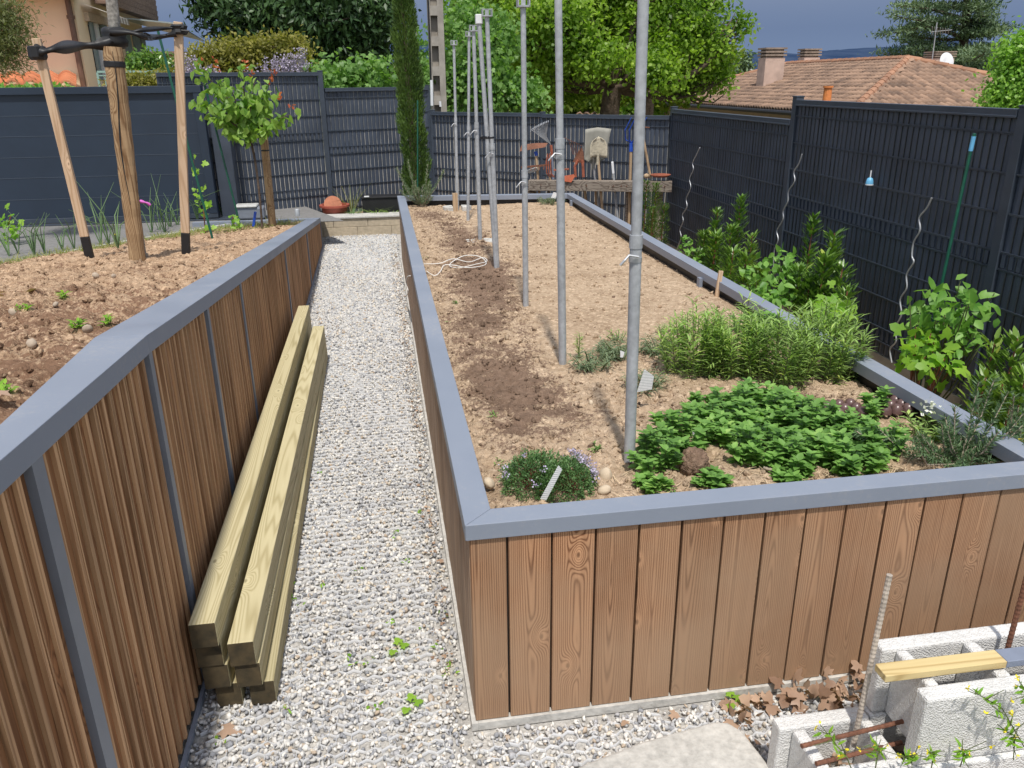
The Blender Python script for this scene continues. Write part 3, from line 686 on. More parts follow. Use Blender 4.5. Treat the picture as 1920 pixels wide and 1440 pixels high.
def fence_panel(root, A, B, z0, z1, gap, rows=None, slope=0):
    A = Vector((A[0], A[1], 0)); B = Vector((B[0], B[1], 0)); d = (B-A); Ln = d.length; d.normalize()
    nrm = Vector((d.y, -d.x, 0));
    if nrm.dot(Vector((0, 0, 0))-(A+B)*.5) < 0: nrm = -nrm
    p = .0615; n = int(Ln/p); p = Ln/n; s = MB(); w = MB(); g = MB()
    def quadbox(mb, u0, u1, a, b, zl, zh, mi=0):
        q = [A+d*u0+nrm*a, A+d*u1+nrm*a, A+d*u1+nrm*b, A+d*u0+nrm*b]
        mb.add([(v.x, v.y, zl) for v in q]+[(v.x, v.y, zh) for v in q], [(0, 3, 2, 1), (4, 5, 6, 7), (0, 1, 5, 4), (1, 2, 6, 5), (2, 3, 7, 6), (3, 0, 4, 7)], mi)
    if rows is None:
        rows = []; z = z1-.13; k = 0
        while z > z0+.03:
            rows.append(z); k += 1
            z -= .10 if k % 4 == 0 else .222
    folds = [(rows[i], rows[i+1]) for i in range(len(rows)-1) if rows[i]-rows[i+1] < .15]
    for i in range(n):
        j = random.uniform(-.002, .002); tilt = random.uniform(-.002, .002)
        a0 = A+d*(i*p+.0015+j); a1 = A+d*(i*p+p-.0055+j); am = (a0+a1)/2
        # slightly convex slat
        vs = []
        for z in (z0, z1-.04):
            vs += [(*(a0+nrm*(.0+tilt)).xy, z), (*(am+nrm*.006).xy, z), (*(a1+nrm*(-tilt)).xy, z)]
        s.add(vs, [(0, 1, 4, 3), (1, 2, 5, 4)])
        quadbox(g, (i+1)*p-.0075, (i+1)*p-.0035, -.004, .004, z0, z1-.05)
    for f0, f1 in folds:
        for i in range(n):
            u = i*p+p*.2; quadbox(s, u, u+p*.5, .004, .014, f1+.012, f0-.012)
    quadbox(s, 0, Ln, -.02, -.012, z0, z1-.04)
    for z in rows:
        quadbox(w, 0, Ln, .010, .017, z-.004, z+.004); quadbox(w, 0, Ln, .004, .009, z-.013, z-.007)
    s.build('slat_screen', M['fence'], root); w.build('cross_wire', M['fencewire'], root); g.build('upright_wire', gap, root)
    mb = MB(); quadbox(mb, 0, Ln, -.028, .028, z1-.05, z1); quadbox(mb, 0, Ln, .0285, .034, z1-.05, z1-.036); mb.build('top_rail', M['fencewire'], root, bevel=.003)
def fpost(root, x, y, z0, z1, w=.07):
    mb = MB(); mb.box((x-w/2, y-w/2, z0), (x+w/2, y+w/2, z1)); mb.box((x-w/2-.004, y-w/2-.004, z1), (x+w/2+.004, y+w/2+.004, z1+.012)); mb.build('post', M['fencewire'], root, bevel=.003)
# right run
t = empty('slatted_fence', (3.6, 5.5, 0), 'tall anthracite slatted panel fence running along the shrubs', 'fence')
fence_panel(t, (3.6, 9.93), (3.6, 6.90), .03, 1.655, M['gapdim']); fence_panel(t, (3.6, 6.82), (3.6, 4.26), .065, 1.82, M['gapdim']); fence_panel(t, (3.6, 4.18), (3.6, 1.5), .07, 1.82, M['gapdim'])
fpost(t, 3.61, 6.86, -.05, 1.84); fpost(t, 3.61, 4.22, -.05, 1.83); fpost(t, 3.62, 9.96, -.05, 1.67)
mb = MB(); mb.box((3.59, 1.5, -.2), (3.64, 6.80, .058)); mb.box((3.59, 6.81, -.2), (3.64, 9.9, .022)); mb.build('plinth', plain('plinth_concrete', (.30, .27, .23), .9, 0, .3, 16, .4, .004), t)
# back run
t = empty('back_fence', (2.2, 11.2, 0), 'anthracite slatted fence behind the tool rack', 'fence')
P0 = (.82, 12.45); P1 = (2.225, 11.2); P2 = (3.58, 9.98)
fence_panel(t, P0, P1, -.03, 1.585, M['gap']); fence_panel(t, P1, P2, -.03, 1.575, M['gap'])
fpost(t, P1[0], P1[1]+.02, -.05, 1.59); fpost(t, P0[0], P0[1]+.03, -.05, 1.60)
# left back run
Q1 = Vector((-.73, 12.2)); dq = Vector((.905, .425)).normalized()
Q0 = Q1-dq*2.15; Q2 = Q1+dq*1.68
t = empty('corner_fence', (Q1.x, Q1.y, 0), 'anthracite slatted fence with a taller panel beside the sliding gate', 'fence')
z1t = float(at(603, 135, Q1.y)[2]); z1l = float(at(610, 165, Q1.y)[2])
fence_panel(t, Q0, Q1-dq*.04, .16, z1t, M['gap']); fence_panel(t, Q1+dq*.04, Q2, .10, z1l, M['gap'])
fpost(t, Q1.x, Q1.y, 0, z1t+.01); fpost(t, Q2.x, Q2.y+.02, 0, z1l+.01)
# sliding gate
t = empty('sliding_gate', (-4, 11.2, .335), 'solid dark blue grey sliding gate with horizontal panels across the driveway', 'gate')
gx0, gx1 = -9.0, -2.23; zt = 1.985
mb = MB(); mb.box((gx0, 11.12, .42), (gx1, 11.16, 1.90)); mb.build('gate_panel', M['gate'], t)
mb = MB()
for py in (215, 253, 292, 330, 370):
    z = float(at(200, py, 11.12)[2]); mb.box((gx0, 11.117, z-.0035), (gx1-.02, 11.1195, z+.0035))
mb.build('panel_groove', M['gateline'], t)
mb = MB(); mb.box((gx0, 11.08, 1.90), (gx1+.1, 11.20, zt)); mb.build('top_rail', M['gate'], t, bevel=.004)
mb = MB(); mb.box((gx0, 11.09, .36), (gx1+.1, 11.19, .419)); mb.box((gx0, 11.02, .337), (gx1+.3, 11.07, .352)); mb.build('bottom_rail', M['fencewire'], t, bevel=.003)
mb = MB(); mb.box((gx1, 11.085, .419), (gx1+.1, 11.195, 1.90)); mb.build('end_stile', M['gate'], t, bevel=.004)
t = empty('gate_post', (-2.0, 11.25, .335), 'dark square guide post at the end of the sliding gate', 'post')
mb = MB(); mb.box((-2.10, 11.22, .335), (-1.88, 11.40, 1.99)); mb.build('column', M['fence'], t, bevel=.006)
mb = MB(); mb.box((-2.13, 11.0, .337), (-1.5, 11.22, .350)); mb.build('base_plate', M['fencewire'], t)
t = empty('gate_motor', (-1.75, 11.0, .335), 'grey gate motor box with rounded pale lid on the ground', 'gate motor')
mb = MB(); mb.box((-1.86, 10.9, .351), (-1.52, 11.10, .50)); mb.build('housing', M['capdark'], t, bevel=.02)
mb = MB(); mb.box((-1.88, 10.88, .50), (-1.60, 11.12, .53)); mb.build('lid', plain('motor_lid', (.5, .5, .48), .5), t, bevel=.014)

# ================================================================== stack of treated beams
def beam(x0, z0, y0, y1, x1=None, label=None):
    x1 = x0 if x1 is None else x1
    t = empty('timber_beam', (x0, y0, z0), label, 'timber beam', 'treated timber beams stacked against the planter wall')
    mb = MB(); h = .094; w = .083
    vs = [(x-w/2+i*w, y, z0+j*h) for x, y in ((x0, y0), (x1, y1)) for i, j in ((0, 0), (1, 0), (1, 1), (0, 1))]
    mb.add(vs, [(0, 4, 5, 1), (1, 5, 6, 2), (2, 6, 7, 3), (3, 7, 4, 0)], 0); mb.add(vs, [(0, 1, 2, 3), (7, 6, 5, 4)], 1)
    o = mb.build('beam_body', [M['beam'], M['beamend']], t)
    import bmesh
    bm = bmesh.new(); bm.from_mesh(o.data); bmesh.ops.remove_doubles(bm, verts=bm.verts, dist=1e-5); bm.to_mesh(o.data); bm.free()
    b = o.modifiers.new('bevel', 'BEVEL'); b.width = .0035; b.segments = 2
    return t
lab = ['bottom beam of the column against the wall', 'second beam up in the column against the wall', 'third beam up in the column against the wall', 'top beam of the taller column against the ribbed wall']
for k, (dx, y0) in enumerate([(.022, 2.31), (-.003, 2.29), (-.012, 2.285), (-.012, 2.26)]): beam(-.648+dx, .004+k*.0955, y0, 6.28-.02*k, -.652, 'greenish treated timber, '+lab[k])
lab = ['bottom beam of the column beside the gravel', 'middle beam of the column beside the gravel', 'top beam of the lower column beside the gravel']
for k, (dx, y0) in enumerate([(.045, 2.30), (.012, 2.28), (.004, 2.27)]): beam(-.558+dx, .004+k*.0955, y0, 6.02-.03*k, -.533, 'greenish treated timber, '+lab[k])

# ================================================================== vine poles
def soilz(x, y): return float(bedz(np.array([float(x)]), np.array([float(y)]))[0])
def pole(base, top, label, r0=.0195, mid=None, head='fork', y=None, sleeve=None, hy=0):
    b = atz(base[0], base[1], .67); y = b[1] if y is None else y; b = at(base[0], base[1], y)
    tp = at(top[0], top[1], y+hy); bot = b-unit(tp-b)*.06
    t = empty('trellis_pole', b, label, 'metal pole', 'galvanised poles standing down the raised bed')
    if sleeve is None:
        mb = MB(); mb.tube([bot, tp], r0, 14); mb.build('tube', M['steel'], t, smooth=True)
    else:
        c = b+(tp-b)*((sleeve-base[1])/(top[1]-base[1]))
        mb = MB(); mb.tube([bot, c], r0, 14); mb.build('lower_tube', M['steel'], t, smooth=True)
        mb = MB(); mb.tube([c, tp], r0*.86, 14); mb.build('upper_tube', M['steel'], t, smooth=True)
        mb = MB(); mb.lathe(c, [(r0*.86, .022), (r0*1.1, .022), (r0*1.1, -.022), (r0, -.022)], 16); mb.build('joint_collar', M['steel'], t, smooth=False)
        mb = MB(); q = Vector(c)+Vector((-r0*1.5, -.012, -.05)); mb.tube([q+Vector((r0*1.6, -r0*.9, .004)), q+Vector((0, -.016, .01)), q+Vector((-.016, -.02, -.006)), q+Vector((-.03, -.018, -.022))], .0042, 6)
        mb.lathe(Vector(c)+Vector((0, 0, -.062)), [(r0*1.02, .010), (r0*1.10, .010), (r0*1.10, -.006), (r0*1.02, -.006)], 14); mb.build('clamp', M['steelbright'], t)
    if head == 'fork':
        mb = MB(); x, yy, z = tp; mb.box((x-.030, yy-.03, z-.004), (x+.030, yy+.03, z+.004)); mb.box((x-.034, yy-.03, z-.004), (x-.028, yy+.03, z+.044)); mb.box((x+.028, yy-.03, z-.004), (x+.034, yy+.03, z+.044)); mb.box((x-.034, yy-.004, z+.038), (x+.034, yy+.004, z+.044)); mb.box((x-.012, yy-.004, z), (x+.012, yy+.002, z+.04))
        mb.build('fork_head', M['steel'], t)
    elif head == 'cap':
        mb = MB(); x, yy, z = tp; mb.box((x-.024, yy-.024, z-.03), (x+.024, yy+.024, z+.03)); mb.build('square_cap', M['white'], t, bevel=.004)
    return t
pole((1180, 868), (1208, -60), 'thick galvanised pole standing at the edge of the mint', .0205, sleeve=402, head=None)
pole((1055, 682), (1046, -60), 'galvanised pole with a wire clamp, standing just past the grey green herbs', .0195, sleeve=238, head=None)
pole((986, 580), (981, 12), 'galvanised pole rising from a half buried concrete pad, forked head', .0175, sleeve=308)
pole((932.5, 507), (913, 30), 'straight pole strapped to a leaning one, forked head', .0175, sleeve=262)
pole((930.5, 506), (898, 36), 'leaning pole with a square cap, strapped to its neighbour', .0155, head='cap', y=5.86, hy=.06)
pole((900.5, 455), (888, 58), 'pole planted between two pale concrete half pads, forked head', .0175, sleeve=226)
pole((877.5, 413), (879.5, 68), 'thin pole in dark earth just before the far pad', .0155, sleeve=234)
pole((858, 390), (851, 84), 'last pole, beside a short brown wooden stake', .0165, sleeve=219)
p = at(913, 258, 5.83)
t = empty('strap', p, 'black strap binding the leaning pole to its straight neighbour', 'strap')
mb = MB(); mb.lathe(p, [(.048, -.006), (.050, -.006), (.050, .006), (.048, .006)], 14); mb.build('band', M['black'], t)
def halfpad(cx, cy, z, side, label):
    t = empty('concrete_pad', (cx, cy, z), label, 'concrete pad', 'pale concrete pads around the pole feet'); mb = MB(); pts = []
    for k in range(9): a = math.pi/2+math.pi*k/8; pts.append((math.cos(a)*.09, math.sin(a)*.085))
    pts += [(.02, -.085), (.02, -.03), (-.015, -.02), (-.015, .02), (.02, .03), (.02, .085)]
    pts = [(cx+side*px, cy+py) for px, py in pts][::side]
    mb.prism(pts, z-.03, z+.035); mb.build('pad', M['conc'], t, bevel=.006)
b = atz(900.5, 455, .68); halfpad(b[0]-.05, b[1]+.02, .665, 1, 'half round pad on the darker side of the middle pole'); halfpad(b[0]+.06, b[1]+.02, .665, -1, 'half round pad between the middle pole and the strapped poles')
b = atz(857.5, 390, .68); halfpad(b[0]-.07, b[1]+.02, .665, 1, 'half round pad on the outer side of the last pole'); halfpad(b[0]+.07, b[1]+.02, .665, -1, 'half round pad between the last two poles')
b = atz(975, 580, .67); halfpad(b[0]-.05, b[1]+.04, .645, 1, 'pad almost buried beside the third pole'); halfpad(b[0]+.13, b[1]+.05, .645, -1, 'thin sliver of buried pad on the raked side of the third pole')
def peg(name, base, top, y, w, label, mat, z0=None, cat_='stake'):
    a = at(base[0], base[1], y); b_ = at(top[0], top[1], y); t = empty(name, a, label, cat_)
    mb = MB(); mb.bar(a-unit(b_-a)*.05, b_, w, w*.6, (0, 1, 0)); mb.build('wood', mat, t); return t
peg('wooden_stake', (854, 392), (853, 362), 8.98, .055, 'short brown square stake by the last metal pole', M['handle'])
peg('wooden_peg', (1344, 555), (1352, 508), float(atz(1344, 555, .68)[1]), .026, 'thin pale wooden peg in raked soil near the coping', M['stake'])

# white cord
def snake(pts, r, name, mat, parent, n=6, sub=6):
    P = [Vector(p) for p in pts]; o = []
    for i in range(len(P)-1):
        p0, p1, p2, p3 = P[max(i-1, 0)], P[i], P[i+1], P[min(i+2, len(P)-1)]
        for k in range(sub):
            u = k/sub; o.append(.5*((2*p1)+(p2-p0)*u+(2*p0-5*p1+4*p2-p3)*u*u+(3*p1-p0-3*p2+p3)*u**3))
    o.append(P[-1]); mb = MB(); mb.tube(o, r, n); return mb.build(name, mat, parent, smooth=True)
def og(px, py, dz=.012):
    p = atz(px, py, .675); return (p[0], p[1], soilz(p[0], p[1])+dz+.006)
t = empty('garden_string', og(860, 500), 'loose loops of white string lying on the earth near the coping', 'string')
snake([og(*q) for q in [(795, 499), (825, 500), (850, 494), (880, 497), (905, 489), (913, 495), (895, 501), (860, 506), (843, 500), (870, 491), (900, 489), (911, 499), (880, 509), (850, 505), (833, 504), (826, 515), (815, 522), (800, 515)]], .003, 'strand', M['string'], t)
p = Vector((BX0-.012, float(at(765, 517, 5.2)[1]), .70)); yy = 6.05
t = empty('string_end', (BX0-.01, yy, .6), 'short curl of white string hanging down the side boards of the bed', 'string')
w0 = [atx(px, py, BX0-.012) for px, py in [(769, 517), (763, 520), (762, 532), (765, 545), (762, 556)]]; snake(w0, .004, 'strand', M['string'], t)

# ================================================================== herbs
def stems_mesh(name, stems, r, mat, parent, n=5):
    mb = MB()
    for s_ in stems: mb.tube(s_, [r, r*.85, r*.6][:len(s_)] if len(s_) <= 3 else [r*(1-.5*i/len(s_)) for i in range(len(s_))], n, cap=False)
    return mb.build(name, mat, parent, smooth=True)
def herb(kind, c, R, H, n_st, label, cat_, name, Ln, Wd, mat, nodes=6, lean=.35, group=None, stemmat='stem', kindleaf='full', whorl=2, ry=None, updir=.5, droop=.15, top_big=0.0, leafup=.0):
    ry = R if ry is None else ry
    t = empty(name, c, label, cat_, group); stems = []; P = []; D = []; U = []; LL = []
    for i in range(n_st):
        a = rng.uniform(0, 6.28); q = math.sqrt(rng.random()); bx, by = math.cos(a)*R*q*.75, math.sin(a)*ry*q*.75
        h = H*(1-.45*q*q)*rng.uniform(.75, 1.1); lx, ly = math.cos(a)*lean*h*q+rng.normal()*.03*h, math.sin(a)*lean*h*q+rng.normal()*.03*h
        gz = soilz(c[0]+bx, c[1]+by) if 2.08 < c[1] < 9.4 and .19 < c[0] < 2.19 else c[2]
        b0 = np.array([c[0]+bx, c[1]+by, gz-.01]); t1 = b0+np.array([lx*.4, ly*.4, h*.55]); t2 = b0+np.array([lx, ly, h])
        stems.append([b0, t1, t2])
        for k in range(nodes):
            u = (k+1)/nodes; p = (b0*(1-u)**2+2*u*(1-u)*t1+u*u*t2) if u < 1 else t2
            a0 = rng.uniform(0, 6.28)
            for w in range(whorl):
                aa = a0+w*6.283/whorl+rng.normal()*.25; up = updir+leafup*u+rng.normal()*.18
                d = np.array([math.cos(aa), math.sin(aa), up]); P.append(p); D.append(d); U.append([-math.cos(aa)*.3, -math.sin(aa)*.3, 1]); LL.append(rng.uniform(.7, 1.15)*(1-.45*abs(u-.62))*(1+top_big*(u > .9)))
    LL = np.array(LL); leaves('leaves', np.array(P), np.array(D), np.array(U), Ln*LL, Wd*LL, mat, t, kindleaf, droop)
    stems_mesh('stems', stems, .0022, M[stemmat], t, 4); return t
MG = 'mint plants crowding the near end of the bed'
def mint(px, py, R, H, n, lab, z=.68):
    c = atz(px, py, z); return herb('mint', c, R*1.2, H*.85, int(n*1.6), lab, 'mint plant', 'mint_plant', (.043), (.043)*.622, M['mint'], 6, .45, MG, whorl=4, updir=.08, leafup=.45)
mint(1222, 872, .07, .17, 9, 'mint plant at the foot of the thick pole')
mint(1222, 905, .05, .06, 5, 'low mint sprig in front of the thick pole')
mint(1285, 835, .12, .15, 18, 'mint plant in front of the little white tag')
mint(1345, 795, .14, .15, 24, 'mint plant behind the little white tag')
mint(1335, 905, .045, .07, 6, 'small lone mint sprig beside the front coping')
mint(1430, 790, .17, .17, 32, 'tallest dense mint plant in the middle of the patch')
mint(1425, 850, .14, .14, 22, 'mint plant in the front middle of the patch')
mint(1500, 805, .15, .15, 26, 'mint plant before the tarragon, its tips standing up')
mint(1500, 865, .12, .13, 18, 'front mint plant near the twig')
mint(1490, 895, .055, .08, 7, 'pale tipped mint sprig touching the front coping')
mint(1585, 818, .11, .11, 16, 'mint plant near the dark nursery tray')
mint(1580, 868, .13, .14, 20, 'mint plant on bare earth towards the rosemary')
mint(1645, 850, .09, .14, 12, 'outermost mint plant facing the rosemary')
mint(1640, 780, .05, .16, 5, 'thin upright mint shoot over the nursery tray')
TG = 'tarragon bushes along the coping'
def tarr(px, py, R, H, n, lab, ry=None):
    c = atz(px, py, .68); return herb('t', c, R, H, n, lab, 'tarragon', 'tarragon_bush', .072, .0105, M['tarr'], 15, .25, TG, whorl=2, updir=.45, ry=ry, droop=.28, kindleaf='quad', leafup=.5)
tarr(1300, 700, .17, .33, 52, 'tarragon bush nearest the poles'); tarr(1375, 700, .17, .34, 48, 'tarragon bush with a bare hollow beside it'); tarr(1455, 715, .18, .33, 56, 'tarragon bush in the middle of the row'); tarr(1540, 700, .18, .37, 56, 'tall tarragon bush leaning over the grey coping')
c = atz(1420, 628, .68); herb('p', c, .16, .13, 40, 'low leafy parsley clump behind the tarragon', 'parsley', 'parsley_clump', .035, .026, M['mint'], 4, .4, None, whorl=3)
for q, R, n, lab in [((1165, 668), .13, 30, 'grey green herb sprawling behind the thick pole'), ((1110, 690), .10, 20, 'grey green herb with an upright shoot by the second pole'), ((1212, 735), .06, 16, 'small grey green herb around the white plant label'), ((1240, 665), .09, 20, 'grey green herb touching the tarragon')]:
    c = atz(*q, .675); herb('g', c, R, .10, n, lab, 'herb', 'trailing_herb', .055, .0075, M['grey'], 8, 1.0, 'grey green herbs', whorl=2, updir=.3, kindleaf='quad', droop=.3)
c = atz(1088, 672, .675); herb('g', c, .02, .17, 3, 'upright pale green shoot rising beside the second pole', 'herb', 'young_shoot', .04, .006, M['tarr'], 12, .1, None, whorl=2, updir=.7, kindleaf='quad')
c = atz(1200, 615, .675)
for q, lab in [((1160, 640), 'tuft of green shoots behind the grey herb'), ((1245, 628), 'faint green seedling on the raked soil')]:
    c = atz(*q, .675); herb('g', c, .05, .07, 7, lab, 'seedling', 'seedling', .03, .006, M['mint'], 5, .8, None, kindleaf='quad')
# thyme
def thyme(px, py, R, H, n, lab, flow=0, side=1):
    c = atz(px, py, .68); t = empty('thyme_plant', c, lab, 'thyme', 'thyme cushions in the near corner'); m = n
    d = rdir(m, .3); d[:, 2] = np.abs(d[:, 2]); rr = rng.uniform(.55, 1.0, m)**.5
    P = np.array([c[0], c[1], c[2]-.01])+d*np.array([R, R, H])*rr[:, None]*(1+.18*np.sin(d[:, :1]*9)*np.cos(d[:, 1:2]*8))
    D = unit(d+rng.normal(size=(m, 3))*.6); leaves('leaves', P, D, rdir(m, .5), rng.uniform(.008, .015, m), .0048, M['thyme'], t, 'flat')
    st = []
    for i in range(120):
        k = rng.integers(0, m); e = P[k]; st.append([np.array([c[0]+rng.normal()*.02, c[1]+rng.normal()*.02, c[2]-.02]), (e+np.array([c[0], c[1], c[2]]))/2+rng.normal(size=3)*.01, e])
    stems_mesh('stems', st, .0014, M['redstem'], t, 3)
    if flow:
        k = flow*9; a = rng.uniform(0, 6.28, flow); cc = []
        for i in range(flow):
            ang = (-.5+rng.random()*1.6)*side; ph = rng.uniform(.25, 1.2)
            e = np.array([math.cos(ang)*math.cos(ph)*R*1.08, math.sin(ang)*math.cos(ph)*R*1.05, math.sin(ph)*H*1.15]) + np.array([c[0], c[1], c[2]])
            cc.append(e+rng.normal(size=(9, 3))*.007)
        P2 = cat(*cc); leaves('blossoms', P2, rdir(len(P2), .3), rdir(len(P2)), .0085, .007, M['lilac'], t, 'flat')
    return t
thyme(1003, 905, .115, .115, 5200, 'green thyme cushion near the bed corner, a few pale flowers', 10, 3.6)
thyme(1060, 915, .105, .115, 4800, 'thyme cushion covered in pale lilac flowers', 60, 1)
def plantlabel(pts, lab, mat=None):
    t = empty('plant_label', pts[0], lab, 'plant label'); mb = MB(); a, b_, c_, d_ = [Vector(p) for p in pts]
    n = (b_-a).cross(d_-a).normalized()*.0012; mb.add([a, b_, c_, d_, a+n, b_+n, c_+n, d_+n], [(0, 1, 2, 3), (7, 6, 5, 4), (0, 4, 5, 1), (1, 5, 6, 2), (2, 6, 7, 3), (3, 7, 4, 0)])
    mb.build('tag', mat or M['white'], t); return t
def lblmat():
    m, t, b, o = new_mat('printed_label'); v, g = coords(t, (1, 1, 1)); s = t.nodes.new('ShaderNodeSeparateXYZ'); t.links.new(v, s.inputs[0])
    w = math_(t, 'SINE', math_(t, 'MULTIPLY', s.outputs['Z'], 900)); n = tnoise(t, v, 120, 2)
    setc(t, b, mix(t, math_(t, 'MULTIPLY', ramp(t, math_(t, 'MULTIPLY', w, n), [(.2, 0.0), (.3, 1.0)]), .8), (.72, .72, .72), (.25, .27, .27))); b.inputs['Roughness'].default_value = .4; return m
LM = lblmat()
y = 2.27; plantlabel([at(1013, 935, y), at(1024, 938, y), at(1054, 880, y+.01), at(1047, 872, y+.01)], 'slim white printed tag standing between the thyme cushions', LM)
y = 3.02; plantlabel([at(1194, 735, y), at(1222, 730, y), at(1226, 705, y), at(1208, 692, y)], 'crumpled white label with green corner in the small grey herb', LM)
y = 2.66; plantlabel([at(1300, 822, y), at(1316, 824, y), at(1313, 813, y), at(1298, 809, y)], 'little white tag among the mint leaves', LM)
y = 3.5; plantlabel([at(1163, 670, y), at(1168, 670, y), at(1171, 660, y), at(1163, 657, y)], 'tiny pale tag behind the thick pole', M['white'])
y = 9.0; plantlabel([at(1033, 371, y), at(1041, 373, y), at(1045, 362, y), at(1038, 360, y)], 'white label beside the small lavender at the far end', M['white'])
# dark nursery tray
t = empty('nursery_tray', atz(1590, 765, .70), 'dark brown plastic tray of small domed pots turned upside down', 'seed tray'); c = atz(1585, 768, .70)
for i in range(11):
    for j in range(3):
        if rng.random() < .12: continue
        x = c[0]-.26+i*.052; yy = c[1]-.04+j*.045; mb = MB(); mb.lathe((x, yy, .688), [(.026, 0), (.024, .02), (.015, .034), (.004, .038), (.0001, .038)], 10); mb.build('pot_dome', M['tray'], t, smooth=True)
# rosemary
def rosemary(c, specs, lab, n_low=0, R=.18, mat='rosem'):
    t = empty('rosemary_plant', c, lab, 'rosemary', None); st = []; P = []; D = []; U = []
    for (dx, dy, dz) in specs:
        c0 = np.array(c); e = c0+np.array([dx, dy, dz]); m = (c0+e)/2+np.array([dx*.15, dy*.15, -.02+rng.normal()*.02]); st.append([c0, m, e]); k = int(95*np.linalg.norm([dx, dy, dz])/.2)
        for i in range(k):
            u = .12+.88*i/k; p = c0*(1-u)**2+2*u*(1-u)*m+u*u*e; ax = unit(e-c0); d = unit(np.cross(ax, rng.normal(size=3)))+ax*.7; P.append(p); D.append(d); U.append(rng.normal(size=3))
    leaves('leaves', np.array(P), np.array(D), np.array(U), rng.uniform(.02, .034, len(P)), .0042, M[mat], t, 'blade', .1); stems_mesh('stems', st, .0035, M['palebark'], t, 5); return t
c = atz(1800, 870, .68); sp = [(rng.normal()*.16, rng.normal()*.09, rng.uniform(.03, .17)) for _ in range(34)]+[(.05, .05, .30), (.16, .03, .26), (-.05, .02, .22), (.2, -.02, .2), (.12, .06, .3)]
rosemary(c, sp, 'bushy rosemary spilling over the near corner of the coping')
c = atz(1035, 384, .68); rosemary(c, [(rng.normal()*.09, rng.normal()*.05, rng.uniform(.03, .10)) for _ in range(16)], 'small grey lavender at the far end of the bed', mat='grey')
c = atz(790, 386, .68); rosemary(c, [(rng.normal()*.09, rng.normal()*.05, rng.uniform(.08, .28)) for _ in range(22)]+[(-.25, .1, .42), (.28, .1, .38), (-.12, .1, .5), (.1, .1, .45)], 'rosemary with upright sprigs growing inside the far corner', mat='grey')
# strawberry-like clump with white flowers
c = atz(1735, 808, .68); t = herb('s', c, .07, .11, 18, 'small pale green plant with white flowers near the coping', 'plant', 'flowering_plant', .04, .014, M['tarr'], 4, .8, None, kindleaf='quad', whorl=3)
P = np.array([c[0], c[1], .78])+rng.normal(size=(26, 3))*np.array([.03, .02, .015]); leaves('blossoms', P, rdir(26, .5), rdir(26), .018, .015, M['whitefl'], t, 'flat')
# little seedlings on the bed
for q in [(922, 783), (937, 865), (1118, 847), (853, 577), (797, 488), (1112, 985 if 0 else 848), (838, 605), (1260, 920)]:
    c = atz(*q, .67)
    if .2 < c[0] < 2.1 and c[1] > 2.1: herb('w', c, .02, .025, 6, None, 'seedling', 'weed_seedling', .016, .008, M['mint'], 2, .6, 'tiny weeds sprouting on the bed', kindleaf='quad')['label'] = 'tiny green weed seedling sprouting on bare bed earth'
# stones on the bed
for q, s_, lab in [((1135, 892), .034, 'smooth beige cobble between thyme and thick pole'), ((1133, 918), .024, 'smaller beige stone just in front of the cobble'), ((917, 905), .024, 'pale stone beside the near corner of the coping'), ((1108, 755), .014, 'pebble on the damp streak')]:
    c = atz(*q, .685); o = pebbles('stone', np.array([[c[0], c[1], .683]]), np.array([s_]), plain('beige_stone', (.58, .47, .34), .85, 0, .2, 30, .4, .004), base=ico(3), rough=.07, flat=.9, smooth=True); tag(o, lab, 'stone')
c = atz(1300, 868, .70); o = pebbles('dark_clod', np.array([[c[0], c[1], .70]]), np.array([.055]), M['soil'], base=ico(4), rough=.16, flat=.9, damp=np.array([1.0])); tag(o, 'big dark earth clod in front of the mint', 'clod')
mb = MB(); mb.tube([og(1430, 888), og(1448, 891), og(1472, 884)], [.006, .007, .005], 6); tag(mb.build('twig', M['palebark'], smooth=True), 'short bent twig on straw near the front coping', 'twig')
# dry straw / leaf litter at the near edge
n = 900; x = rng.uniform(.7, 2.1, n); y = 2.12+np.abs(rng.normal(size=n))*.16; k = y < 2.9; x, y = x[k], y[k]; n = len(x)
a = rng.uniform(0, 6.28, n); P = np.stack([x, y, bedz(x, y)+.008], 1); o = leaves('straw', P, np.stack([np.cos(a), np.sin(a), rng.normal(size=n)*.15], 1), np.tile([0, 0, 1.], (n, 1)), rng.uniform(.02, .07, n), .0028, plain('dry_straw', (.55, .42, .27), .9), None, 'blade', .1); tag(o, 'dry straw scattered on the near edge of the bed', kind='stuff')

# ================================================================== broad leaf litter and weeds on gravel
def oakleaves(name, P, L_, mat, tilt=.4):
    n = len(P); a = rng.uniform(0, 6.28, n); D = np.stack([np.cos(a), np.sin(a), rng.normal(size=n)*tilt*.5], 1); U = np.stack([rng.normal(size=n)*tilt, rng.normal(size=n)*tilt, np.ones(n)], 1)
    return leaves(name, P, D, U, L_, L_, mat, None, 'lobed', .25)
n = 150; x = rng.uniform(1.02, 1.92, n); y = 2.03-np.abs(rng.normal(size=n))*.075; z = .015+.06*rng.random(n)*sm((x-1.1)/.3)*sm((y-1.86)/.1)
o = oakleaves('dead_oak_leaves', np.stack([x, y, z], 1), rng.uniform(.05, .085, n), M['dead'], 1.2); tag(o, 'brown dry oak leaves drifted against the board cladding', kind='stuff')
for q in [(395, 1380, .012), (385, 1365, .012)]: pass
for q, s_, lab in [((402, 1365), .10, 'large brown oak leaf on gravel before the beam ends'), ((1250, 1335), .05, 'small orange brown leaf by the base of the boards'), ((1178, 1348), .04, 'tiny rust coloured leaf fragment on gravel'), ((820, 1055), .05, 'dry leaf beside the side boards')]:
    p = atz(*q, .018); o = oakleaves('fallen_leaf', np.array([p]), np.array([s_]), M['dead'], .15); tag(o, lab, 'leaf')
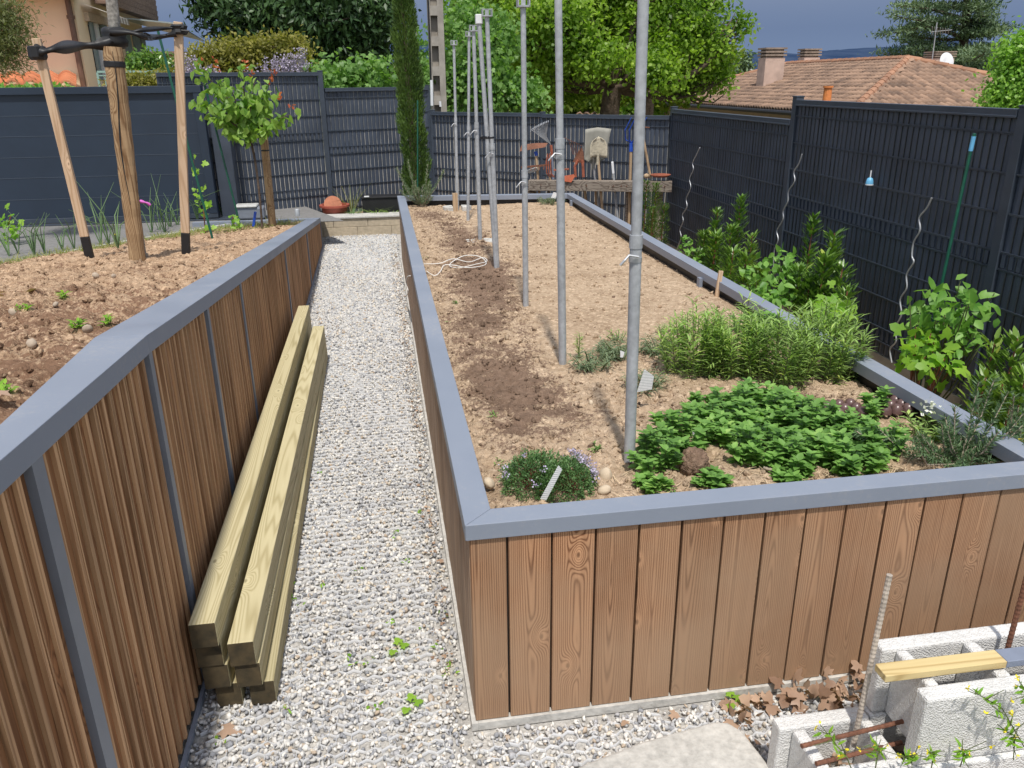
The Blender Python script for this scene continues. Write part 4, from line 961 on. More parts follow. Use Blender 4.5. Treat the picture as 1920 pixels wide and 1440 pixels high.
for q, s_, lab in [((770, 1320), .05, 'fresh green maple leaf on the gravel'), ((745, 1213), .052, 'bright green star shaped weed on gravel'), ((1372, 1312), .05, 'green leaf among dry leaves by the boards')]:
    p = atz(*q, .02); o = leaves('green_leaf', np.array([p, p+[.012, .004, .003], p-[.01, .006, -.002]]), np.array([[1, .2, .1], [-.4, 1, .2], [-.3, -1, .2]]), np.array([[0, 0, 1.]]*3), s_, s_, M['vine'], None, 'lobed', .15); tag(o, lab, 'leaf')
W_ = []
for (px, py) in [(545, 1332), (560, 1330), (537, 1330), (515, 1310), (470, 1395), (415, 1393), (610, 890), (600, 885), (545, 1125), (560, 1135), (795, 1175), (798, 1138), (690, 1240), (652, 1240), (740, 1170), (700, 1325), (820, 1210), (843, 1262), (770, 1398), (760, 1050), (785, 960), (830, 1150), (520, 1215), (518, 1280), (548, 1095), (625, 888), (605, 1100), (675, 1066), (740, 1000), (860, 1215), (845, 1245), (850, 1150), (1480, 1310), (1500, 1315), (1385, 1300), (1540, 1305)]:
    p = atz(px, py, .012)
    if rng.random() < .35: continue
    for k in range(rng.integers(2, 6)): W_.append(p+rng.normal(size=3)*[.012, .012, .003])
W_ = np.array(W_); o = leaves('gravel_weeds', W_, rdir(len(W_), .4), np.tile([0, 0, 1.], (len(W_), 1)), rng.uniform(.012, .026, len(W_)), rng.uniform(.007, .014, len(W_)), M['vine'], None, 'full'); tag(o, 'small green weeds sprouting in the gravel', kind='stuff')
n = 260; y = rng.uniform(2.2, 10, n); x = .15-np.abs(rng.normal(size=n))*.035; o = oakleaves('leaf_crumbs', np.stack([x, y, np.full(n, .014)], 1), rng.uniform(.012, .03, n), M['dead'], .3); tag(o, 'brown leaf crumbs along the foot of the side boards', kind='stuff')

# ================================================================== concrete blocks, bars, plank, slab
def hollow_block(name, x0, x1, y0, y1, z0, z1, lab, cav, ends=0, floor=False):
    t = empty(name, ((x0+x1)/2, (y0+y1)/2, z0), lab, 'concrete block', 'hollow concrete blocks in the near corner')
    wl = .052; mb = MB()
    mb.box((x0, y1-wl, z0), (x1, y1, z1)); mb.box((x0, y0, z0), (x1, y0+wl, z1))
    for (a, b_) in cav: mb.box((a, y0+wl+.0005, z0), (b_, y1-wl-.0005, z1-.004 if ends == 0 else z1-ends))
    return t, mb
def rough_finish(t, mb, nm='shell'):
    import bmesh
    o = mb.build(nm, M['blockm'], t)
    b = o.modifiers.new('bevel', 'BEVEL'); b.width = .008; b.segments = 2
    return o
ZL = .215; t, mb = hollow_block('hollow_block', 1.048, 1.335, 1.49, 1.742, 0, ZL, 'low hollow concrete block holding leaves and rusty bars', [(1.085, 1.125), (1.30, 1.335)])
rough_finish(t, mb)
t, mb = hollow_block('hollow_block', 1.345, 1.925, 1.50, 1.755, ZL+.002, .447, 'upper hollow concrete block with plank across its cavities', [(1.385, 1.42), (1.60, 1.64), (1.88, 1.925)])
rough_finish(t, mb)
t, mb = hollow_block('hollow_block', 1.935, 2.52, 1.51, 1.765, ZL+.002, .449, 'second upper block at the picture edge with a rusty bar', [(1.975, 2.01), (2.2, 2.24), (2.47, 2.52)])
rough_finish(t, mb)
t, mb = hollow_block('hollow_block', 1.34, 1.925, 1.49, 1.745, 0, ZL, 'lower course block under the plank end, dark opening', [(1.62, 1.66), (1.88, 1.925)])
rough_finish(t, mb)
t, mb = hollow_block('hollow_block', 1.935, 2.52, 1.50, 1.755, 0, ZL, 'lower course block at the far side of the weeds', [(1.96, 2.0), (2.2, 2.24), (2.47, 2.52)])
rough_finish(t, mb)
n = 70; P = np.stack([rng.uniform(1.13, 1.6, n), rng.uniform(1.54, 1.69, n), rng.uniform(.05, .09, n)], 1); tag(oakleaves('leaves_in_block', P, rng.uniform(.05, .09, n), M['dead'], .6), 'dry brown leaves caught inside the low block', kind='stuff')
def rebar(a, b_, r, mat, lab):
    a = Vector(a); b_ = Vector(b_); t = empty('reinforcing_bar', a, lab, 'steel bar', 'ribbed steel reinforcing bars'); mb = MB(); Ln = (b_-a).length; n = int(Ln/.007)
    mb.tube([a+(b_-a)*(i/n) for i in range(n+1)], [r*(1.0 if i % 2 else 1.16) for i in range(n+1)], 8); mb.build('bar', mat, t); return t
M['mortarbar'] = plain('mortar_dusted_steel', (.50, .43, .36), .95, 0, .4, 60, .6, .003)
rebar(at(1600, 1398, 1.66), at(1668, 1078, 1.66), .0072, M['mortarbar'], 'mortar dusted bar standing upright in the low block')
rebar(at(1885, 1232, 1.66), at(1926, 1080, 1.66), .0068, M['rust'], 'rusty brown bar rising from the second upper block')
rebar(at(1503, 1399, 1.56), at(1695, 1352, 1.62), .006, M['rust'], 'upper horizontal rusty bar in the low block')
rebar(at(1530, 1432, 1.55), at(1690, 1392, 1.60), .006, M['rust'], 'lower horizontal rusty bar in the low block')
z = .462; a = atz(1650, 1262, z); b_ = atz(1950, 1226, z); a, b_ = Vector(a), Vector(b_); m = a.lerp(b_, .745)
t = empty('plank_offcut', a, 'yellowish plank with a grey painted end laid across the block', 'plank'); mb = MB(); mb.bar(a, m, .052, .022); mb.build('bare_wood', wood('pine_plank_wood', (.72, .58, .30), (.5, .36, .16), 'x', 8, 12, .4, 3.0), t, bevel=.002)
mb = MB(); mb.bar(m+(b_-a).normalized()*.0008, b_+(b_-a)*.3, .052, .022); mb.build('painted_end', M['slate'], t, bevel=.002)
# slab
t = empty('concrete_slab', (.8, 1.75, 0), 'rounded pale concrete slab lying on the gravel', 'concrete slab'); mb = MB()
pts = [(.30, 1.30), (1.16, 1.30), (1.12, 1.60), (1.055, 1.75), (1.035, 1.88), (1.005, 1.925), (.96, 1.935), (.70, 1.893), (.50, 1.838), (.38, 1.78)]; mb.prism(pts, .004, .034); mb.build('slab', M['conc'], t, bevel=.012, seg=3)
# weeds by the blocks
mb = MB(); mb.add([(1.35, 1.30, .10), (2.7, 1.30, .14), (2.7, 1.495, .15), (1.75, 1.488, .13), (1.35, 1.488, .02)], [(0, 1, 2, 3, 4)]); struct(mb.build('earth_bank', M['stripsoil']), 'brown earth bank in front of the blocks')
for k, (px, py, tx, ty, lab) in enumerate([(1920, 1400, 1815, 1290, 'yellow flowered weed arching over the block face'), (1800, 1438, 1802, 1405, 'short weed in front of the blocks'), (1900, 1425, 1885, 1370, 'bushy yellow weed at the bank'), (1640, 1445, 1640, 1395, 'weed with yellow buds below the low block'), (1710, 1445, 1690, 1420, 'sprawling weed below the block edge'), (1935, 1330, 1905, 1285, 'leafy weed sprig beside the upper block'), (1600, 1450, 1530, 1365, 'thin grass stalk leaning on the low block'), (1745, 1445, 1740, 1410, 'small weed beneath the upper block')]):
    yb = 1.44; a = at(px, py, yb); b_ = at(tx, ty, yb+.02); t = empty('flowering_weed', a, lab, 'weed', 'weeds in front of the blocks'); m = (a+b_)/2+np.array([.01, 0, .03]); st = [[a, m, b_]]; P = []; D = []; fl = [b_]
    for j in range(6):
        u = .3+.11*j; p = a*(1-u)**2+2*u*(1-u)*m+u*u*b_; e = p+rng.normal(size=3)*[.03, .02, .02]+[0, 0, .02]; st.append([p, (p+e)/2, e]); fl.append(e)
        for _ in range(3): P.append(p+rng.normal(size=3)*.004); D.append(rng.normal(size=3)+[0, 0, .3])
    stems_mesh('stems', st, .0016, M['stem'], t, 4); leaves('leaves', np.array(P), np.array(D), rdir(len(P), 1), .028, .008, M['vine'], t, 'full')
    fl = np.repeat(np.array(fl[:4]), 4, 0); leaves('blossoms', fl, rdir(len(fl), .3), rdir(len(fl)), .010, .007, M['yellow'], t, 'flat')

# ================================================================== tool rack at the back
RA = np.array([3.50, 9.58]); RB = np.array([1.84, 10.15]); rd = (RB-RA)/np.linalg.norm(RB-RA)
def rackpt(px):      # point on the rack line seen at column px
    r = ray(px, 335); k = r[0]/r[1]; s_ = (RA[0]-k*RA[1])/(k*rd[1]-rd[0]); return RA+rd*s_
def zat(py, px, y): return float(at(px, py, y)[2])
zr = .835
t = empty('tool_rack', (2.7, 9.85, 0), 'weathered wooden beam rack with nails holding garden tools by the back fence', 'tool rack')
mb = MB(); mb.bar((*(RA-rd*.01), zr-.065), (*RB, zr-.065), .13, .125); mb.build('rack_beam', M['oldwood'], t, bevel=.004)
for u in (.06, .98):
    p = RA+(RB-RA)*u+np.array([.0, .10]); mb = MB(); mb.box((p[0]-.04, p[1]-.04, -.05), (p[0]+.04, p[1]+.04, zr-.14)); mb.build('support_post', M['oldwood'], t)
for px in (1015, 1100, 1150, 1165, 1175, 1205, 1246):
    p = rackpt(px)-np.array([.02, .07]); mb = MB(); mb.tube([(p[0], p[1]+.03, zr-.06), (p[0], p[1]-.015, zr-.065), (p[0]-.004, p[1]-.02, zr-.045)], .004, 5); mb.build('nail', M['rust'], t)
def tp(px, py, off=.0):
    q = rackpt(px)+np.array([0, off]); return at(px, py, q[1])
TG_ = 'garden tools standing in the rack'
# leaf rake
t = empty('leaf_rake', tp(1040, 400, .09), 'fan leaf rake with bright wire tines and red socket', 'rake', TG_)
mb = MB(); mb.tube([tp(1043, 440, .09), tp(1037, 330, .09), tp(1035, 286, .09)], .012, 8); mb.build('handle', M['slate'], t)
mb = MB(); mb.tube([tp(1035, 290, .09), tp(1033, 272, .09)], .018, 8); mb.build('socket', M['orange'], t)
for k in range(12):
    u = k/11; a = tp(1032, 270, .09); m_ = tp(1016+u*8, 258-u*3, .06); e = tp(995+u*33, 242-22*u+6*u*u, .03); e2 = e+np.array([-.012, -.045, -.03+.01*u]); mb = MB(); mb.tube([a, m_, e, e2], .0042, 5); mb.build('tine', M['steelbright'], t)
# rusted hoe head with blue ring
t = empty('scraper_hoe', tp(1015, 400, .05), 'hoe with wide rusty curved blade and bit of blue on its neck', 'hoe', TG_)
mb = MB(); mb.tube([tp(1017, 430, .05), tp(1005, 288, .05)], .016, 8); mb.build('handle', M['handle'], t)
mb = MB(); mb.tube([tp(1006, 292, .05), tp(1004, 284, .05)], .020, 8); mb.build('collar', M['blue'], t)
mb = MB(); pts = []
for k in range(9):
    u = k/8; a = tp(978+u*49, 273-u*4, .02); b_ = tp(974+u*48, 284-u*8, -.02)
    pts.append((a+np.array([0, 0, .012*math.sin(u*3.14)]), b_))
for (a, b_), (c_, d_) in zip(pts[:-1], pts[1:]): mb.add([a, b_, d_, c_, a+[0, .006, .004], b_+[0, .006, .004], d_+[0, .006, .004], c_+[0, .006, .004]], [(0, 1, 2, 3), (7, 6, 5, 4), (1, 5, 6, 2), (0, 3, 7, 4)])
mb.build('blade', M['rust'], t)
# orange fork-like cultivator
t = empty('cultivator', tp(1032, 330, .03), 'orange painted hand cultivator with curved prongs', 'cultivator', TG_)
for dx in (-3, 1, 5): 
    mb = MB(); mb.tube([tp(1030+dx, 288, .0), tp(1027+dx, 305, -.02), tp(1028+dx, 325, -.02), tp(1034+dx, 332, .0)], .008, 6); mb.build('prong', M['orange'], t)
mb = MB(); mb.tube([tp(1030, 330, 0), tp(1034, 345, .02)], .012, 6); mb.build('stub_handle', M['handle'], t)
t = empty('rusty_rake', tp(990, 310, .02), 'rusty bar rake head lying across the rack', 'rake', TG_)
mb = MB(); mb.bar(tp(977, 314, .0), tp(1030, 309, .0), .02, .022); mb.build('head_bar', M['rust'], t)
for k in range(7): 
    mb = MB(); a = tp(980+k*8, 313.5-k*.7, -.01); mb.tube([a, a+np.array([-.01, -.03, -.05])], .005, 5); mb.build('tooth', M['rust'], t)
t = empty('orange_bar_tool', tp(1050, 320, .02), 'orange steel bar lying on the rack behind a pole', 'tool', TG_); mb = MB(); mb.bar(tp(1038, 319, .0), tp(1067, 317, .0), .025, .022); mb.build('bar', M['orange'], t, bevel=.003)
mb = MB(); mb.bar(tp(990, 322, .05), tp(1008, 316, .05), .05, .045); t = empty('stone_lump', tp(1000, 320, .05), 'grey weathered stone lump on the rack', 'stone'); mb.build('lump', M['conc'], t, bevel=.01)
# shovels
def shovel(px_h0, py_h0, px_n, py_n, w, h, lab, mat, off, tilt=0, square=False, hm=None, curve=.05):
    a = tp(px_h0, py_h0, off); n_ = tp(px_n, py_n, off); t = empty('shovel', a, lab, 'shovel', TG_)
    mb = MB(); mb.tube([a, n_], .017, 8); mb.build('handle', hm or M['handle'], t); mb = MB(); S = []
    N_ = 9; rows_ = 9
    for i in range(rows_):
        v = i/(rows_-1)
        if square: ww = w*(.80+.25*v) if v > .12 else w*(.25+5*v*.9)
        else: ww = w*(.98+.04*v) if v < .5 else w*math.sqrt(max(0.02, 1-((v-.5)/.52)**2))
        row = []
        for j in range(N_):
            u = j/(N_-1)*2-1; row.append(n_+np.array([u*ww/2+tilt*v*h, -curve*(1-u*u)*.2+abs(u)**3*-.05*(1-v*.5)-.06*v+curve*v, v*h-.02*abs(u)]))
        S.append(row)
    vs = [p for r in S for p in r]; fs = [(i*N_+j, i*N_+j+1, (i+1)*N_+j+1, (i+1)*N_+j) for i in range(rows_-1) for j in range(N_-1)]
    mb.add(vs, fs); o = mb.build('blade', mat, t, smooth=True); sd = o.modifiers.new('solid', 'SOLIDIFY'); sd.thickness = .006
    mb = MB(); mb.tube([n_-np.array([0, 0, .10]), n_+np.array([tilt*.3*h, -.01, h*.35])], [.021, .012], 8); mb.build('socket', mat, t); return t
shovel(1124, 400, 1112, 302, .31, .40, 'big square mouthed grey shovel standing behind the smaller one', plain('shovel_grey', (.30, .29, .25), .7, 0, .2, 12, .2, .003), .12, .12, True, M['steelbright'])
shovel(1130, 402, 1121, 293, .215, .235, 'smaller shovel caked in pale mortar', plain('caked_mortar', (.47, .42, .32), .95, 0, .35, 30, .9, .01), .05, -.01, False)
t = empty('orange_spade_handles', tp(1085, 340, .04), 'orange painted double bar digging tool with rusty head', 'digging tool', TG_)
for dx in (0, 15):
    mb = MB(); mb.tube([tp(1079+dx, 332, .03), tp(1078+dx, 312, .03), tp(1084+dx*.5, 300, .03)], [.018, .017, .02], 8); mb.build('bar', M['orange'], t)
mb = MB(); mb.prism([(0, 0)]*3, 0, 0) if 0 else None
vs = [tp(1074, 304, .03), tp(1096, 306, .03), tp(1094, 285, .03), tp(1091, 276, .03), tp(1082, 288, .03)]; mb = MB(); mb.add([*vs]+[v+np.array([0, .012, 0]) for v in vs], [(0, 1, 2, 3, 4), (9, 8, 7, 6, 5), (0, 5, 6, 1), (1, 6, 7, 2), (2, 7, 8, 3), (3, 8, 9, 4), (4, 9, 5, 0)]); mb.build('head', M['rust'], t)
for k in range(6):
    mb = MB(); mb.tube([tp(1075+k*2, 290, .03), tp(1066+k*5, 262+k*2, .02), tp(1058+k*6, 258+k*3, 0)], .0035, 5); mb.build('wire_tine', M['rust'], t)
vs = [tp(1058, 330, -.085), tp(1076, 327, -.085), tp(1078, 331, -.085), tp(1071, 342, -.085), tp(1058, 340, -.085)]; t = empty('hoe_head', vs[0], 'small bright orange hoe blade hooked over the rack front', 'hoe', TG_); mb = MB(); mb.add([*vs]+[v+np.array([0, .008, 0]) for v in vs], [(0, 1, 2, 3, 4), (9, 8, 7, 6, 5), (0, 5, 6, 1), (1, 6, 7, 2), (2, 7, 8, 3), (3, 8, 9, 4), (4, 9, 5, 0)]); mb.build('blade', plain('coral_paint', (.6, .16, .08), .6), t)
t = empty('white_tap_tool', tp(1150, 400, .05), 'grey rod with a white fitting at its top', 'rod', TG_); mb = MB(); mb.tube([tp(1158, 410, .05), tp(1150, 325, .05)], .015, 8); mb.build('rod', M['steel'], t); mb = MB(); mb.bar(tp(1150, 326, .05), tp(1148, 303, .05), .035, .03); mb.build('fitting', M['white'], t, bevel=.008)
# blue fork
t = empty('digging_fork', tp(1181, 400, .07), 'digging fork with blue curved prongs and pale wooden handle', 'fork', TG_)
mb = MB(); mb.tube([tp(1179, 430, .07), tp(1183, 280, .07)], .019, 8); mb.build('handle', M['handle'], t)
mb = MB(); mb.tube([tp(1183, 284, .07), tp(1183, 268, .07)], [.024, .02], 8); mb.build('socket', M['blue'], t)
for (a, b_, c_) in ((1173, 1172, 1184), (1180, 1180, 1192), (1189, 1190, 1203), (1196, 1199, 1213)):
    mb = MB(); mb.tube([tp(1184, 268, .07), tp(a, 262, .05), tp(b_, 244, .0), tp(c_, 220, -.03)], [.008, .008, .007, .005], 6); mb.build('prong', M['blue'], t)
t = empty('pickaxe', tp(1215, 332, .06), 'long pale wooden handled tool leaning to the blue fork, rusty tip', 'hoe', TG_); mb = MB(); mb.tube([tp(1220, 334, .06), tp(1204, 246, .06)], .015, 8); mb.build('handle', M['handle'], t)
mb = MB(); mb.bar(tp(1200, 238, .06), tp(1218, 239, .06), .03, .012); mb.build('blade', M['rust'], t)
t = empty('terracotta_saucer', tp(1235, 331, .08), 'orange brown shallow saucer resting at the rack end', 'saucer'); c = tp(1238, 330, .06); mb = MB(); mb.lathe(c, [(.0001, -.01), (.09, -.01), (.13, .018), (.125, .02), (.085, .0), (.0001, .0)], 18); mb.build('dish', M['orange'], t, smooth=True)
t = empty('wood_knob', tp(1212, 329, .02), 'round wooden knob on top of the rack', 'knob'); mb = MB(); mb.lathe(tp(1212, 330, 0), [(.0001, -.03), (.028, -.02), (.036, 0), (.028, .02), (.0001, .032)], 12); mb.build('ball', M['handle'], t, smooth=True)
for k, (x0, y0, x1, y1, mt) in enumerate([(1004, 372, 1003, 350, 'dirty'), (1100, 380, 1094, 352, 'handle'), (1118, 395, 1117, 352, 'handle'), (1174, 430, 1176, 352, 'oldwood'), (1030, 372, 1028, 350, 'oldwood')]):
    t = empty('spare_handle', tp(x0, y0, .12), ['short grey handle end showing below the rack start', 'pale handle hanging below the shovels', 'second pale handle below the shovels', 'old grey shaft next to the fork handle', 'brown stick below the leaf rake'][k], 'handle'); mb = MB(); mb.tube([tp(x0, y0+10, .12), tp(x1, y1-15, .12)], .018, 8); mb.build('shaft', M[mt], t)

# ================================================================== stakes and ties in the planter
def pz(x, y): return float(plz(np.array([float(x)]), np.array([float(y)]))[0])
def onsoil(px, py):
    r = ray(px, py); tt = 1.5
    for i in range(3000):
        p = EYE+r*(tt+i*.004)
        if p[2] < pz(p[0], p[1]): return p
    return p
G0 = onsoil(258, 487); G1 = at(211, 88, G0[1]+.02)
t = empty('tree_stake', G0, 'thick round wooden tree stake with a long dark crack', 'stake'); mb = MB(); n_ = 26; r_ = [.053+.010*i/n_+.002*math.sin(i*1.9) for i in range(n_)]; r_[-1] = .058
mb.tube([G0+(G1-G0)*(-.03+1.03*i/(n_-1)) for i in range(n_)], r_, 18); mb.build('trunk_post', M['post'], t, smooth=False)
mb = MB(); cr = []
for i in range(24):
    u = .28+.70*i/23; p = G0+(G1-G0)*u; cr.append((p[0]+.012+.012*math.sin(u*9)-.006, p[1]-(.0525+.010*u), p[2]))
mb.tube(cr, [.0015+.004*math.sin(math.pi*i/23) for i in range(24)], 5); mb.build('crack', M['black'], t)
p = G0+(G1-G0)*.925; mb = MB(); mb.lathe(p, [(.0635, -.020), (.0655, -.014), (.0655, .012), (.0635, .018)], 16, axis=tuple(G1-G0)); mb.build('painted_band', M['black'], t)
def plank_stake(base, top, y_off, lab, w=.060):
    a = onsoil(*base); b_ = at(top[0], top[1], a[1]+y_off); t = empty('sawn_stake', a, lab, 'stake', 'sawn stakes beside the young tree'); d = unit(b_-a)
    mb = MB(); mb.bar(a+d*.15, b_, w, .036, (0, 1, 0), w2=w*.95); mb.build('shaft', M['stake'], t, bevel=.004)
    mb = MB(); mb.bar(a-d*.06, a+d*.149, w*.98, .038, (0, 1, 0)); mb.build('tarred_foot', M['black'], t, bevel=.003); return a, b_
a1, b1 = plank_stake((168, 481), (68, 72), .0, 'sawn wooden stake leaning away, black tarred foot, tied by rubber strap')
a2, b2 = plank_stake((349, 474), (334, 41), .0, 'upright sawn wooden stake with black tarred foot')
# young tree trunk behind the stake
TB = G0+np.array([-.01, .13, -.05]); t = empty('young_tree', TB, 'young tree with mottled grey lichen trunk tied above the thick stake', 'tree')
tt_ = at(209, 0, TB[1]); t2_ = at(200, -60, TB[1]); tk = at(216, 62, TB[1]); kk = [TB, TB+(tk-TB)*.35+np.array([-.012, 0, 0]), TB+(tk-TB)*.7+np.array([-.012, 0, 0]), tk, tt_, t2_, t2_+(t2_-tt_)*3]
snake(kk, .037, 'trunk', M['lichen'], t, 12)
for k, (dx, dy) in enumerate(((-.5, .2), (.5, .1), (.1, -.4))): 
    mb = MB(); e = kk[-1]; mb.tube([e-np.array([0, 0, .05]), e+np.array([dx*.4, dy*.4, .35]), e+np.array([dx, dy, .9])], [.035, .022, .008], 8); mb.build('limb', M['lichen'], t, smooth=True)
def ribbon(pts, w, name, mat, parent, th=.006, twist=0):
    P = []; pts = [Vector(p) for p in pts]
    for i in range(len(pts)-1):
        p0, p1, p2, p3 = pts[max(i-1, 0)], pts[i], pts[i+1], pts[min(i+2, len(pts)-1)]
        for k in range(6): u = k/6; P.append(.5*((2*p1)+(p2-p0)*u+(2*p0-5*p1+4*p2-p3)*u*u+(3*p1-p0-3*p2+p3)*u**3))
    P.append(pts[-1]); mb = MB(); vs = []; n = len(P)
    for i, p in enumerate(P):
        d = (P[min(i+1, n-1)]-P[max(i-1, 0)]).normalized(); s_ = d.cross(Vector((0, 1, 0))).normalized(); a = twist*math.sin(i/n*7); s_ = s_*math.cos(a)+Vector((0, 1, 0))*math.sin(a)*.6; ww = w*(.75+.25*math.sin(i*.55))
        q = Vector((0, 1, 0))*th
        vs += [p-s_*ww/2, p-q, p+s_*ww/2, p+q]
    fs = [(i*4+j, i*4+(j+1) % 4, (i+1)*4+(j+1) % 4, (i+1)*4+j) for i in range(n-1) for j in range(4)]; mb.add(vs, fs); return mb.build(name, mat, parent, smooth=True)
yk = TB[1]-.05
t = empty('rubber_tie', at(215, 70, yk), 'black rubber strap looped between the young tree and both sawn stakes', 'tree tie')
ribbon([at(63, 92, a1[1]-.03), at(80, 96, a1[1]-.05), at(110, 90, a1[1]-.05), at(150, 86, yk-.1), at(190, 84, yk-.1), at(208, 74, yk-.08)], .085, 'long_strap', M['black'], t, .008, .5)
ribbon([at(205, 64, yk-.07), at(235, 62, yk-.07), at(270, 56, yk-.03), at(310, 53, a2[1]-.05), at(345, 52, a2[1]-.05)], .035, 'upper_strap', M['black'], t, .008, .4)
ribbon([at(205, 60, yk-.08), at(240, 60, yk-.1), at(270, 68, yk-.08), at(300, 69, a2[1]-.06), at(330, 63, a2[1]-.05)], .055, 'lower_strap', M['black'], t, .008, .6)
mb = MB(); mb.lathe(at(215, 68, TB[1]), [(.055, -.075), (.074, -.06), (.082, -.03), (.068, -.008), (.080, .02), (.074, .045), (.056, .055)], 14); mb.build('knot', M['black'], t, smooth=True)
mb = MB(); mb.lathe(at(70, 98, a1[1]), [(.05, -.05), (.062, -.03), (.060, .035), (.05, .04)], 10); mb.build('stake_loop', M['black'], t)
mb = MB(); mb.lathe(at(336, 55, a2[1]), [(.046, -.035), (.056, -.02), (.05, 0), (.058, .02), (.046, .03)], 10); mb.tube([at(340, 57, a2[1]-.05), at(355, 58.5, a2[1]-.06)], .006, 5); mb.build('stake_binding', M['black'], t)
# green plastic stakes
def thin_stake(base, top, y, lab, r=.011, mat='greenst', cap=None, soil=True):
    a = onsoil(*base) if soil else at(base[0], base[1], y); b_ = at(top[0], top[1], a[1] if y is None else y)
    t = empty('plant_stake', a, lab, 'plant stake', 'thin green plant stakes'); mb = MB(); mb.tube([a-unit(b_-a)*.05, b_], r, 8); mb.build('rod', M[mat], t, smooth=True)
    if cap:
        d = unit(b_-a); mb = MB(); mb.tube([b_-d*.15, b_+d*.01], r*1.25, 8); mb.build('tip_sleeve', M[cap], t, smooth=True)
    return a, b_
thin_stake((398, 446), (294, 50), None, 'green stake leaning behind the upright sawn stake, holding the vine')
thin_stake((452, 430), (372, 112), None, 'green stake leaning through the apricot leaves', cap='steel')
a = Vector(atx(1721, 738, 3.3)); b_ = Vector(atx(1827, 250, 3.3)); t = empty('plant_stake', a, 'tall green stake with blue sleeve at its tip in front of the slatted fence', 'plant stake', 'thin green plant stakes'); mb = MB(); mb.tube([a, b_], .0095, 8); mb.build('rod', M['greenst'], t, smooth=True); mb = MB(); mb.tube([b_+(a-b_)*.01, b_+(a-b_)*.06], .012, 8); mb.build('tip_sleeve', M['bluecap'], t, smooth=True)
thin_stake((783, 360), (783, 188), 10.15, 'green stake against the narrow cypress', .009, soil=False)
def onz0(px, py, x): return atx(px, py, x)
# spiral wires
def spiral(pts, x, lab):
    P = [atx(px, py, x) for px, py in pts]; t = empty('spiral_stake', P[-1], lab, 'spiral stake', 'silver spiral plant stakes along the slatted fence'); snake([tuple(p) for p in P], .0058, 'spiral_rod', M['steelbright'], t, 8, 8)
spiral([(1312, 277), (1306, 290), (1299, 305), (1300, 318), (1293, 335), (1295, 352), (1287, 372), (1288, 388), (1280, 402), (1281, 415), (1275, 430), (1277, 445), (1270, 465)], 3.42, 'silver spiral stake near the back corner of the slatted fence')
spiral([(1504, 289), (1498, 307), (1489, 322), (1490, 340), (1479, 358), (1477, 378), (1469, 395), (1468, 412), (1457, 432), (1459, 450), (1452, 470), (1450, 500)], 3.42, 'silver spiral stake in front of the post between low and tall panels')
spiral([(1747, 371), (1738, 390), (1724, 408), (1725, 432), (1713, 455), (1710, 480), (1713, 492), (1700, 515), (1700, 540), (1688, 562), (1690, 590), (1679, 615), (1680, 640), (1669, 655), (1672, 680)], 3.42, 'large silver spiral stake nearest the raspberry and vine')
t = empty('hanging_cup', atx(1631, 335, 3.55), 'small blue and white cup hanging on the slatted fence', 'cup'); c = atx(1631, 338, 3.53); mb = MB(); mb.lathe(c, [(.028, -.03), (.026, -.01), (.020, .012), (.008, .02)], 14); mb.build('cup_body', M['bluecap'], t, smooth=True); mb = MB(); mb.lathe(c, [(.0285, -.034), (.0285, -.026)], 14); mb.tube([c+np.array([0, 0, .02]), c+np.array([0, 0, .07])], .005, 6); mb.build('hook', M['white'], t)
# round stake and apricot tree
a = onsoil(511, 424); b_ = at(488, 188, a[1]); t = empty('apricot_stake', a, 'round wooden stake with dark tie beside the apricot trunk', 'stake'); mb = MB(); mb.tube([a+(b_-a)*(-.03+1.03*i/11) for i in range(12)], .045, 16); mb.build('post_shaft', M['post'], t, smooth=False)
p = a+(b_-a)*.615; mb = MB(); mb.lathe(p, [(.046, -.008), (.050, 0), (.046, .008)], 14); mb.build('tie_band', M['black'], t)
def clump_pts(cs, n, shell=.55):
    out = []; 
    for (c, r), k in zip(cs, n): 
        d = rdir(k); out.append(np.array(c)+d*np.array(r)*(shell+(1-shell)*rng.random((k, 1))**.6))
    return cat(*out)
AT = onsoil(491, 428); t = empty('apricot_tree', AT, 'small apricot tree with heart shaped green leaves and reddish tips', 'tree')
ya = AT[1]; f1 = at(466, 250, ya); P_ = [(375, 125), (392, 190), (372, 195), (432, 165), (455, 125), (428, 248), (470, 205), (515, 232), (500, 165), (545, 215), (405, 150), (460, 245), (405, 215), (478, 150), (500, 200), (448, 190)]
snake([AT-np.array([0, 0, .05]), at(488, 380, ya), at(478, 300, ya), f1], .0125, 'trunk', M['bark'], t, 8)
mb = MB(); brs = []
for k, (px, py) in enumerate(P_):
    e = at(px, py, ya+(-1)**k*.12*rng.random()); m_ = (np.array(f1)+e)/2+np.array([0, rng.normal()*.05, .02]); mb.tube([f1, m_, e], [.011, .008, .004], 6); brs.append((f1, m_, e))
mb.build('branches', M['bark'], t, smooth=True)
P = []; D = []
for f_, m_, e in brs:
    for i in range(36):
        u = .30+.78*rng.random(); p = f_*(1-u)**2+2*u*(1-u)*m_+u*u*e; p = p+rng.normal(size=3)*[.05, .09, .045]; P.append(p); d = rng.normal(size=3)*[.8, .6, .35]+[0, -.3, -.75]; D.append(d)
P = np.array(P); leaves('foliage', P, np.array(D), rdir(len(P), .3)+np.array([0, -.6, .5]), rng.uniform(.07, .115, len(P)), rng.uniform(.055, .08, len(P)), M['apric'], t, 'full', .2)
tips = np.array([at(px, py, ya-.05) for px, py in [(459, 122), (463, 128), (512, 142), (515, 137), (505, 150), (405, 118), (408, 125), (548, 200), (470, 140), (520, 182), (375, 115)] for _ in range(5)])+rng.normal(size=(55, 3))*.02
leaves('red_tips', tips, rdir(55, .8), rdir(55), .045, .025, M['redleafm'], t, 'full')
